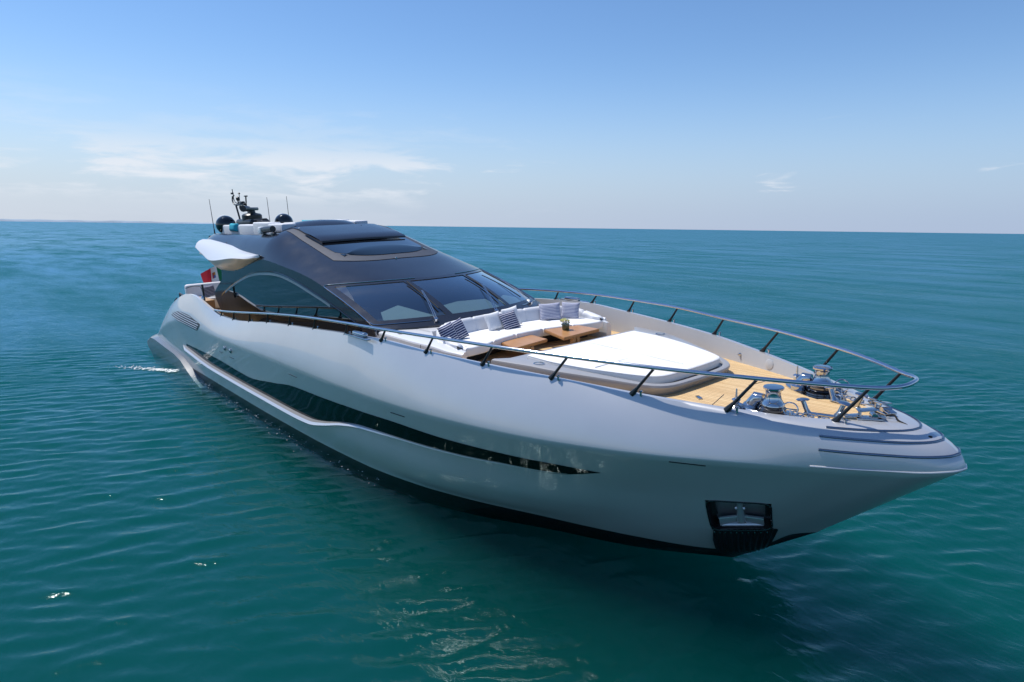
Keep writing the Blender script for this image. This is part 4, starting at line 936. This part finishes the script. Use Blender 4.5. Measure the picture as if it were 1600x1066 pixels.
# windlasses, chain gear, cleats and bow rollers
for sg in (-1, 1):
    x, y = -2.30, sg * .80; z = deck_z(x, y)
    mb = MB(); el = [(x + .0 + .62 * math.cos(t), y + sg * .03 + .34 * math.sin(t)) for t in np.linspace(0, 2 * math.pi, 32, endpoint=False)]
    el = [(p[0], p[1]) for p in el]; mb.prism([(p[0] - .12, p[1] + sg * (p[0] - x) * -.45, z - .02) for p in el], (0, 0, .035)); wl = part('windlass', mb, 'chrome', yacht, 'polished vertical windlass on its steel plate')
    mb = MB(); mb.lathe([(.24, .02), (.24, .045), (.17, .06), (.19, .08), (.17, .10), (.195, .11), (.195, .135), (.165, .145), (.15, .165)], (x, y, z), (0, 0, 1), 28); part('gypsy', mb, 'steel_dark', wl)
    mb = MB(); mb.lathe([(.13, .16), (.172, .18), (.168, .205), (.14, .235), (.118, .28), (.108, .34), (.112, .39), (.125, .415), (.146, .425), (.150, .45), (.14, .462), (.02, .467)], (x, y, z), (0, 0, 1), 28); part('drum', mb, 'chrome', wl)
    mb = MB()
    for k_ in range(10):
        t = k_ / 9; c = Vector((x + .30 + .62 * t, y - sg * (.10 + .16 * t), z + .09 - .04 * t)); mb.tube([c + Vector((.045 * math.cos(a2), .028 * math.sin(a2) * (1 if k_ % 2 else .3), .028 * math.sin(a2) * (.3 if k_ % 2 else 1))) for a2 in np.linspace(0, 6.28, 9)[:-1]], .011, 5, closed=True)
    part('anchor_chain', mb, 'steel', wl)
    mb = MB(); c = Vector((x - .36, y - sg * .02, z + .10)); mb.lathe([(.13, -.10), (.14, -.02), (.10, .03), (.05, .06)], c, (0, 0, 1), 16); mb.tube([c + Vector((.02, 0, .0)), c + Vector((.10, 0, .13)), c + Vector((.2, 0, .14))], [.11, .10, .07], 12); part('chain_stopper', mb, 'chrome', wl)
    mb = MB(); c = Vector((x + .30, y + sg * .06, z + .19)); mb.tube([c + Vector((.10 * math.cos(a2), 0.03 * math.cos(a2), .10 * math.sin(a2))) for a2 in np.linspace(0, 6.283, 17)[:-1]], .012, 6, closed=True); mb.tube([c + Vector((0, 0, -.17)), c], .014, 6); mb.tube([c - Vector((.1, .03, 0)), c + Vector((.1, .03, 0))], .009, 6); part('brake_wheel', mb, 'chrome', wl)
    mb = MB(); c = Vector((x - .50, y + sg * .17, z + .02)); mb.lathe([(.09, -.02), (.09, .05), (.05, .08), (.05, .14), (.07, .17), (.02, .2)], c, (0, 0, 1), 14); mb.tube([c + Vector((0, 0, .15)), c + Vector((0, .0, .34))], [.022, .012], 6); mb.tube([c + Vector((0, 0, .12)), c + Vector((.22, -sg * .06, .04))], .028, 8); mb.rbox(c + Vector((.30, -sg * .05, .03)), (.3, .12, .06), .02); part('windlass_motor', mb, 'steel', wl)
    # splayed twin-horn cleat
    mb = MB(); A_, B_ = Vector((-1.93, sg * .435, deck_z(-1.93, .43))), Vector((-1.56, sg * .325, deck_z(-1.56, .32))); d = (B_ - A_).normalized()
    mb.rbox((A_ + B_) * .5 + Vector((0, 0, .018)), ((B_ - A_).length + .12, .085, .03), .012, rot=Matrix.Rotation(math.atan2(d.y, d.x), 3, 'Z'))
    for P0, s2 in ((A_, -1), (B_, 1)):
        top = P0 + d * s2 * .085 + Vector((0, 0, .215)); mb.tube([P0 + Vector((0, 0, .02)), P0 + d * s2 * .03 + Vector((0, 0, .08)), top], [.05, .036, .036], 12)
        mb.lathe([(.03, -.01), (.075, .0), (.08, .012), (.06, .028), (.01, .035)], top, (d.x * s2 * .15, 0, 1), 16, sx=1.25)
    part('bow_cleat', mb, 'chrome', yacht)
    # roller fairlead ahead of the cleats
    c = Vector((-1.16 - (.02 if sg < 0 else .0), sg * .24, 3.175)); ro = Matrix.Rotation(R_(-35 * sg), 3, 'Z')
    mb = MB()
    for dx, dz, sx_, sy_ in ((-.02, .13, .24, .15), (-.20, .035, .20, .13), (.16, .05, .14, .14)):
        p = ro @ Vector((dx, 0, dz)); mb.rbox(c + p, (sx_, sy_, .018), .006, rot=ro @ Matrix.Rotation(R_(10 if dx > 0 else -8), 3, 'Y'))
    mb.tube([c + ro @ Vector((-.10, -.04, -.02)), c + ro @ Vector((-.10, -.04, .13))], .014, 6); mb.tube([c + ro @ Vector((-.10, .04, -.02)), c + ro @ Vector((-.10, .04, .13))], .014, 6)
    mb.tube([c + ro @ Vector((.08, -.07, .05)), c + ro @ Vector((.08, .07, .05))], .045, 10); mb.rbox(c + ro @ Vector((.02, 0, .01)), (.34, .17, .03), .01, rot=ro)
    part('bow_roller', mb, 'chrome', yacht)
    mb = MB(); c = Vector((-1.42, sg * .50, 3.17)); mb.tube([c, c + Vector((0, 0, .07))], .02, 8); mb.rbox(c + Vector((0, 0, .085)), (.16, .035, .025), .01); part('horn_cleat', mb, 'chrome', yacht)

# after deck bits that show past the haunch
for sg in (-1, 1):
    mb = MB()
    mb.tube(spline([(-25.75, sg * 3.2, 2.9), (-25.75, sg * 3.2, 3.17), (-25.68, sg * 3.2, 3.2), (-24.85, sg * 3.2, 3.12), (-24.78, sg * 3.2, 3.05), (-24.78, sg * 3.2, 2.9 + .15)], 40), .035, 8)
    mb.tube([(-22.6, sg * 3.15, 3.2), (-22.65, sg * 3.15, 3.78)], .035, 8)
    mb.tube(spline([(-22.65, sg * 3.15, 3.72), (-24.0, sg * 3.1, 3.62), (-25.6, sg * 3.0, 3.4)], 12), .018, 6)
    part('stern_rail', mb, 'black_satin', yacht)
    mb = MB(); x = -29.2; mb.tube([(x, sg * 2.5, 1.4), (x - .6, sg * 2.5, 2.45), (x - .2, sg * 2.5, 2.6)], .03, 8); part('stern_handrail', mb, 'black_satin', yacht)
    mb = MB(); mb.rbox((-25.2, sg * 2.55, 2.62), (1.6, .5, .7), .03); mb.rbox((-24.0, sg * 2.6, 2.45), (.7, .6, .35), .03); part('deck_step', mb, 'table_leg_wood', yacht)
    mb = MB(); mb.lathe([(.07, 0), (.07, .1), (.04, .14)], (-22.55, sg * 3.2, 3.25), (0, 0, 1), 10); part('mooring_post', mb, 'chrome', yacht)

# ------------------------------------------------------------------ loose things on board
# bow sofa
sofa = thing('bow_sofa', 'long white upholstered sofa curving below the windscreen on the fore deck', 'sofa', (-9, 0, 3.0))
def band(path, w0, w1, z0, z1, r=.05, n=50):
    """cushion: band between two plan curves"""
    return path
seat_out = [(-8.25, -2.12), (-8.9, -2.10), (-9.35, -1.95), (-9.62, -1.5), (-9.72, -1.0), (-9.78, 0), (-9.72, 1.0), (-9.62, 1.5), (-9.35, 1.95), (-8.9, 2.10), (-8.25, 2.12)]
seat_in = [(-8.22, 2.0), (-8.26, 1.6), (-8.45, 1.1), (-8.58, .5), (-8.62, 0), (-8.58, -.5), (-8.45, -1.1), (-8.26, -1.6), (-8.22, -2.0)]
outl = [tuple(p) for p in resample(np.array([(x, y, 0) for x, y in seat_out], float), 50)[:, :2]] + [tuple(p) for p in resample(spline([(x, y, 0) for x, y in seat_in], 40), 40)[:, :2]]
mb = MB(); mb.round_slab([(x - .38 if x > -8.75 else x, y * .93) for x, y in outl], 2.96, 3.25, .02); part('plinth', mb, 'interior', sofa)
def seat_piece(y0, y1):
    o_ = [p for p in outl]; ring = []
    ys = np.linspace(y0, y1, 14)
    inx = pch([(y, x) for x, y in seat_in] + [(-2.12, -8.23), (2.12, -8.23)]); outx = pch([(y, x) for x, y in [(-8.9, -2.10), (-9.35, -1.95), (-9.62, -1.5), (-9.72, -1.0), (-9.78, 0), (-9.72, 1.0), (-9.62, 1.5), (-9.35, 1.95), (-8.9, 2.10)]])
    return [(float(inx(y)), y) for y in ys] + [(float(outx(y)), y) for y in ys[::-1]]
for y0, y1 in ((-2.10, -1.22), (-1.21, -.42), (-.41, .42), (.43, 1.21), (1.22, 2.10)):
    mb = MB(); mb.round_slab(seat_piece(y0, y1), 3.25, 3.44, .05, 4, crown=.012); part('seat_cushion', mb, 'cushion_white', sofa)
bk = spline([(-8.35, -2.17, 0), (-8.9, -2.13, 0), (-9.38, -1.96, 0), (-9.62, -1.5, 0), (-9.72, -1.0, 0), (-9.78, 0, 0), (-9.72, 1.0, 0), (-9.62, 1.5, 0), (-9.38, 1.96, 0), (-8.9, 2.13, 0), (-8.35, 2.17, 0)], 110)
bk = resample(bk, 111)
def back_piece(i0, i1, z1a, z1b):
    mb = MB(); rows = []; n_ = i1 - i0
    for i in range(i0, i1 + 1):
        p = bk[i]; t_ = bk[min(i + 1, 110)] - bk[max(i - 1, 0)]; t_ /= np.linalg.norm(t_); nr = np.array([t_[1], -t_[0], 0])   # towards the seat
        if nr[0] * 1.0 + (-p[1]) * .2 < 0: nr = -nr
        f_ = (i - i0) / n_; zt = z1a + (z1b - z1a) * f_; end = .03 if i in (i0, i1) else 0
        prof = [(-.04, 3.36), (.22, 3.38), (.20 - end, 3.46), (.13 - end, zt - .09), (.105, zt - .03 - end), (.06, zt - end), (.0, zt - .005 - end), (-.05, zt - .05 - end), (-.06, 3.5)]
        rows.append([(p[0] + nr[0] * a2, p[1] + nr[1] * a2, z) for a2, z in prof])
    mb.grid(rows, cj=True); k_ = len(rows[0]); o = len(mb.v) - k_
    mb.f.append(list(range(k_))); mb.m.append(0); mb.f.append([o + j for j in range(k_)]); mb.m.append(0)
    part('back_cushion', mb, 'vinyl_white', sofa, sharp=60)
back_piece(0, 10, 3.50, 3.62); back_piece(10, 24, 3.62, 3.74)
for i0, i1 in ((24, 41), (41, 55), (55, 69), (69, 86)): back_piece(i0, i1, 3.75, 3.75)
back_piece(86, 100, 3.74, 3.62); back_piece(100, 110, 3.62, 3.50)

# coffee tables
def table(label, pts, z, leg, rot):
    c = np.mean(np.array(pts), 0); t = thing('coffee_table', label, 'table', (c[0], c[1], deck_z(c[0], c[1])), 'coffee tables before the bow sofa')
    mb = MB(); mb.prism([(x, y, z - .07) for x, y in pts], (0, 0, .07)); bm = bmesh.new()
    for v in mb.v: bm.verts.new(v)
    bm.verts.ensure_lookup_table()
    for f in mb.f: bm.faces.new([bm.verts[i] for i in f])
    bmesh.ops.bevel(bm, geom=list(bm.edges), offset=.012, segments=2, affect='EDGES'); bm.verts.index_update()
    m2 = MB(); m2.add([v.co[:] for v in bm.verts], [[v.index for v in f.verts] for f in bm.faces]); bm.free()
    part('tabletop', m2, 'table_wood', t)
    mb = MB(); zd = deck_z(*leg); x, y = leg
    for s_ in (-1, 1): mb.prism([(x, y + s_ * .10 - .035, zd), (x, y + s_ * .10 + .035, zd), (x, y + s_ * .055 + .045, z - .07), (x, y + s_ * .055 - .045, z - .07)], (.09, 0, 0))
    mb.prism([(x, y - .12, zd), (x, y + .12, zd), (x, y + .11, zd + .05), (x, y - .11, zd + .05)], (.09, 0, 0)); part('leg', mb, 'table_leg_wood', t)
    return t
table('low wooden coffee table nearer the navy striped pillows, nothing on it', [(-8.68, -.88), (-8.78, .10), (-8.0, .0), (-7.82, -1.14)], 3.34, (-7.98, -.62), 0)
table('wooden coffee table carrying the vase of flowers', [(-8.56, .42), (-8.33, 1.35), (-7.65, 1.32), (-7.55, .06)], 3.42, (-7.78, .60), 0)
# flowers
vs = thing('flower_vase', 'small glass vase of cream flowers standing on the wooden coffee table', 'vase', (-8.15, .72, 3.42))
mb = MB(); mb.lathe([(.07, 0), (.085, .02), (.09, .14), (.088, .145)], (-8.15, .72, 3.421), (0, 0, 1), 20); part('vase', mb, 'vase_glass', vs)
mb = MB(); rng = random.Random(4)
for _ in range(60):
    t, r = rng.uniform(0, 6.28), rng.uniform(0, .13); c = Vector((-8.15 + r * math.cos(t), .72 + r * math.sin(t), 3.575 + rng.uniform(0, .07) - r * .2)); d = Vector((rng.uniform(-1, 1), rng.uniform(-1, 1), rng.uniform(.0, 1))).normalized() * .05; s_ = d.cross(Vector((0, 0, 1))).normalized() * .018
    mb.add([c, c + d * .5 + s_, c + d, c + d * .5 - s_], [[0, 1, 2, 3]])
part('leaf', mb, 'leaf', vs)
for k_ in range(11):
    t, r = k_ * 2.4, .035 * math.sqrt(k_); c = Vector((-8.16 + r * math.cos(t), .70 + r * math.sin(t), 3.63 + .03 * rng.random() - r * .25)); mb = MB()
    for q in range(9):
        a2 = q * 2.399; tilt = .35 + .09 * q; d = Vector((math.cos(a2) * math.sin(tilt), math.sin(a2) * math.sin(tilt), math.cos(tilt))) * .048; s_ = d.cross(Vector((0, 0, 1))).normalized() * .024
        mb.add([c, c + d * .55 + s_, c + d, c + d * .55 - s_], [[0, 1, 2, 3]])
    part('bloom', mb, 'petal' if k_ % 3 else 'petal_white', vs)

# scatter pillows
def pillow(label, c, face, w, h, m, lean=18, roll=0, thick=.15, group=None, cat='pillow'):
    """c: centre of the bottom edge; face: azimuth (deg) the pillow looks towards"""
    n = 14; V = []; F = []; UV = []
    ro = Matrix.Rotation(R_(face), 3, 'Z') @ Matrix.Rotation(R_(-lean), 3, 'Y') @ Matrix.Rotation(R_(roll), 3, 'X')
    for side in (1, -1):
        for i in range(n + 1):
            for j in range(n + 1):
                u, v = i / n * 2 - 1, j / n * 2 - 1; e_ = max(0, (1 - u ** 4)) ** .6 * max(0, (1 - v ** 4)) ** .6
                pin = 1 - .07 * (1 - u * u) * (abs(v) ** 3) ; pin2 = 1 - .07 * (1 - v * v) * abs(u) ** 3
                p = Vector((side * thick / 2 * e_, u * w / 2 * pin2, v * h / 2 * pin + h / 2)); V.append(ro @ p); UV.append((i / n, j / n))
        o = 0 if side == 1 else (n + 1) ** 2
        for i in range(n):
            for j in range(n):
                q = [o + i * (n + 1) + j, o + (i + 1) * (n + 1) + j, o + (i + 1) * (n + 1) + j + 1, o + i * (n + 1) + j + 1]; F.append(q if side == 1 else q[::-1])
    me = bpy.data.meshes.new('throw_pillow'); me.from_pydata([tuple(v) for v in V], [], F); uvl = me.uv_layers.new(name='UVMap')
    for lp in me.loops: uvl.data[lp.index].uv = UV[lp.vertex_index]
    me.materials.append(M[m]); bm = bmesh.new(); bm.from_mesh(me); bmesh.ops.remove_doubles(bm, verts=bm.verts, dist=1e-4); bmesh.ops.recalc_face_normals(bm, faces=bm.faces); bm.to_mesh(me); bm.free()
    me.polygons.foreach_set('use_smooth', [True] * len(me.polygons))
    o = bpy.data.objects.new('throw_pillow', me); col.objects.link(o); o.matrix_world = HEEL @ Matrix.Translation(Vector(c)); o['label'] = label; o['category'] = cat
    if group: o['group'] = group
    return o
G = 'scatter pillows on the bow sofa'
ZS = 3.435
pillow('navy pillow with thin white stripes, nearest the railing at the left end of the sofa', (-8.86, -1.96, ZS), 12, .47, .44, 'navy_stripe', 24, 10, group=G)
pillow('navy pillow with thin white stripes, leaning between its twin and the blank left back cushion', (-9.02, -1.60, ZS), 2, .46, .45, 'navy_stripe', 22, 14, group=G)
pillow('plain white pillow left of the striped one, middle of the sofa', (-9.28, -.40, ZS), -4, .46, .44, 'pillow_white', 26, 5, group=G)
pillow('striped navy pillow between two plain white pillows', (-9.10, -.06, ZS), -8, .46, .44, 'navy_stripe', 28, 8, group=G)
pillow('plain white pillow half hidden behind the striped one, middle of the sofa', (-9.36, .20, ZS), -10, .46, .47, 'pillow_white', 20, 8, group=G)
pillow('pale blue striped pillow behind the flowers', (-9.24, 1.30, ZS), -38, .54, .44, 'blue_stripe', 20, 3, group=G)
pillow('pale blue striped pillow at the right end of the sofa, farthest from the viewer', (-9.02, 1.74, ZS), -50, .46, .43, 'blue_stripe', 20, -3, group=G)

# sun pad
def pad_z(x, y): return (.0 if x > -4.4 else (-4.4 - x) * .028)
ph = [(-6.88, -1.62), (-6.2, -1.60), (-5.5, -1.46), (-4.9, -1.26), (-4.55, -1.12), (-4.32, -.98), (-4.22, -.80), (-4.19, -.4), (-4.18, 0)]
pou = resample(spline([(x, y, 0) for x, y in ph], 40), 30); pou = np.concatenate([pou, (pou * [1, -1, 1])[::-1][1:]]); aft = [(-6.9, y) for y in np.linspace(1.45, -1.45, 14)]
outp = [(p[0], p[1]) for p in pou] + aft
sp_t = thing('sun_pad', 'large white padded sunbed mattress filling the grey moulded base on the bow', 'sunbed', (-5.6, 0, 3.25))
mb = MB(); mb.round_slab(outp, 3.205, 3.37, .05, 5, ztilt=pad_z, crown=.025); part('mattress', mb, 'pad_white', sp_t, sharp=60)
mb = MB(); mb.tube([(x, -.05 + .0 * x, 3.37 + pad_z(x, 0) + .004 + .02) for x in np.linspace(-6.8, -4.4, 14)], .006, 5); mb.tube([(-5.35, y, 3.37 + pad_z(-5.35, 0) + .012) for y in np.linspace(-1.36, -.05, 10)], .008, 5); part('seam', mb, 'vinyl_white', sp_t)
mb = MB(); mb.tube([(c_[0] * .994 - .033, c_[1] * .994, 3.352 + pad_z(c_[0], c_[1])) for c_ in outp], .010, 5, closed=True); part('piping', mb, 'vinyl_white', sp_t)
for x, y in ((-4.42, -.93), (-4.255, .25)):
    mb = MB(); mb.tube([(x + .02, y, 3.20), (x + .035, y - .01, 3.30)], .012, 5); part('strap', mb, 'black_satin', sp_t)

# mooring line on the bow
pts = [(-1.02, -.02, 3.19), (-.93, .03, 3.21), (-.85, -.02, 3.16), (-.74, -.04, 3.13), (-.66, -.10, 3.10), (-.58, -.07, 3.07), (-.50, -.12, 3.055), (-.42, -.10, 3.03)]
cs = []
for x, y, z in pts: cs.append((x, y, z + .012))
mb = MB(); mb.tube(spline(cs, 50), .014, 6); mb.rbox((-.44, -.10, 3.05), (.09, .06, .05), .015); single('mooring_rope', mb, 'rope_black', 'short black rope lying across the bow tip', 'rope', (-.7, 0, 3.1))

# flybridge cushions
pillow('small turquoise cushion beside the nearest dome', (-23.85, -1.45, 5.56), -92, .85, .32, 'turquoise', 8, 0, .24, 'turquoise cushions on the flybridge', 'cushion')
pillow('small turquoise cushion below the farther dome', (-22.2, .95, 5.70), -60, .9, .22, 'turquoise', 8, 0, .24, 'turquoise cushions on the flybridge', 'cushion')

# ensign
fl = thing('ensign', 'green white and red flag with a crest flying at the stern', 'flag', (-26.9, 0, 2.4))
mb = MB(); base, top = Vector((-27.55, -.72, 2.6)), Vector((-27.9, -.72, 4.2)); mb.tube([base, top], .022, 8); mb.lathe([(.03, 0), (.045, .03), (.01, .07)], top, (0, 0, 1), 8); part('flagstaff', mb, 'table_leg_wood', fl)
V = []; F = []; UV = []; nu, nv = 26, 14
for i in range(nu + 1):
    for j in range(nv + 1):
        u, v = i / nu, j / nv; drop = .30 * u ** 1.6
        p = Vector((-27.8, -.74, 3.32)) + Vector((-.36 * u, -.86 * u, -drop)) + Vector((-.06 * v - .10 * u * v, 0, .78 * v * (1 - .12 * u))) + Vector((.10, .03, .03)) * math.sin(u * 9 + v * 1.6) * (.25 + u)
        V.append(tuple(p - LOC[fl.name])); UV.append((u, v))
for i in range(nu):
    for j in range(nv): F.append([i * (nv + 1) + j, (i + 1) * (nv + 1) + j, (i + 1) * (nv + 1) + j + 1, i * (nv + 1) + j + 1])
me = bpy.data.meshes.new('flag_cloth'); me.from_pydata(V, [], F); ul = me.uv_layers.new(name='UVMap')
for lp in me.loops: ul.data[lp.index].uv = UV[lp.vertex_index]
me.materials.append(M['flag_cloth']); me.polygons.foreach_set('use_smooth', [True] * len(me.polygons))
o = bpy.data.objects.new('flag_cloth', me); col.objects.link(o); o.parent = fl

# after deck sofa
asf = thing('stern_sofa', 'white sofa on the after deck behind the flag', 'sofa', (-27.2, -1.5, 2.3))
mb = MB(); mb.rbox((-27.2, -1.6, 2.55), (1.2, 1.7, .5), .08, 4); part('seat', mb, 'vinyl_white', asf)
mb = MB(); mb.rbox((-27.75, -1.5, 2.95), (.3, 2.0, .75), .1, 4); mb.rbox((-27.1, -.75, 2.9), (1.2, .3, .7), .1, 4); part('backrest', mb, 'vinyl_white', asf)
pillow('dark navy pillow on the stern sofa', (-26.9, -1.0, 2.8), 0, .6, .5, 'navy', 15, 0, group='pillows on the stern sofa')
pillow('striped pillow on the stern sofa', (-26.9, -1.75, 2.8), 10, .6, .5, 'navy_stripe', 18, 5, group='pillows on the stern sofa')

# discharge foam by the stern quarter, and white flecks painting glints along the hull
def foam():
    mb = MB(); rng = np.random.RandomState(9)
    def fleck(x, y, r, z=.05):
        n_ = 6; ang = np.linspace(0, 6.283, n_, endpoint=False); rad = r * rng.uniform(.5, 1.3, n_); th = rng.uniform(-.5, .5) + 2.0; e1 = rng.uniform(1.2, 3.0)
        pts = [(rad[k_] * e1 * math.cos(ang[k_]), rad[k_] * math.sin(ang[k_])) for k_ in range(n_)]
        mb.add([(x + px_ * math.cos(th) - py_ * math.sin(th), y + px_ * math.sin(th) + py_ * math.cos(th), z) for px_, py_ in pts] + [(x, y, z + .015)], [[k_, (k_ + 1) % n_, n_] for k_ in range(n_)])
    for _ in range(240):                                  # discharge wash trailing off the quarter
        t = rng.beta(1.0, 1.8); fleck(-25.2 - 2.6 * t + rng.normal(0, .10), -3.9 - 1.5 * t - .5 * t * t + rng.normal(0, .07 + .16 * t), rng.uniform(.008, .035) * (1.3 - t))
    for _ in range(170):                                  # white flecks standing in for sun glints along the waterline
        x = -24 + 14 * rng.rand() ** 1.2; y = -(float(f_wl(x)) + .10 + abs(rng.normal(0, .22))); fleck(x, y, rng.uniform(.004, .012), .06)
    me = _mesh('foam', mb, 'foam', (0, 0, 0)); o = bpy.data.objects.new('foam', me); col.objects.link(o); o['kind'] = 'stuff'; o['label'] = 'small white splash of foam by the stern quarter and white flecks for sun glints along the waterline'; o['category'] = 'foam'
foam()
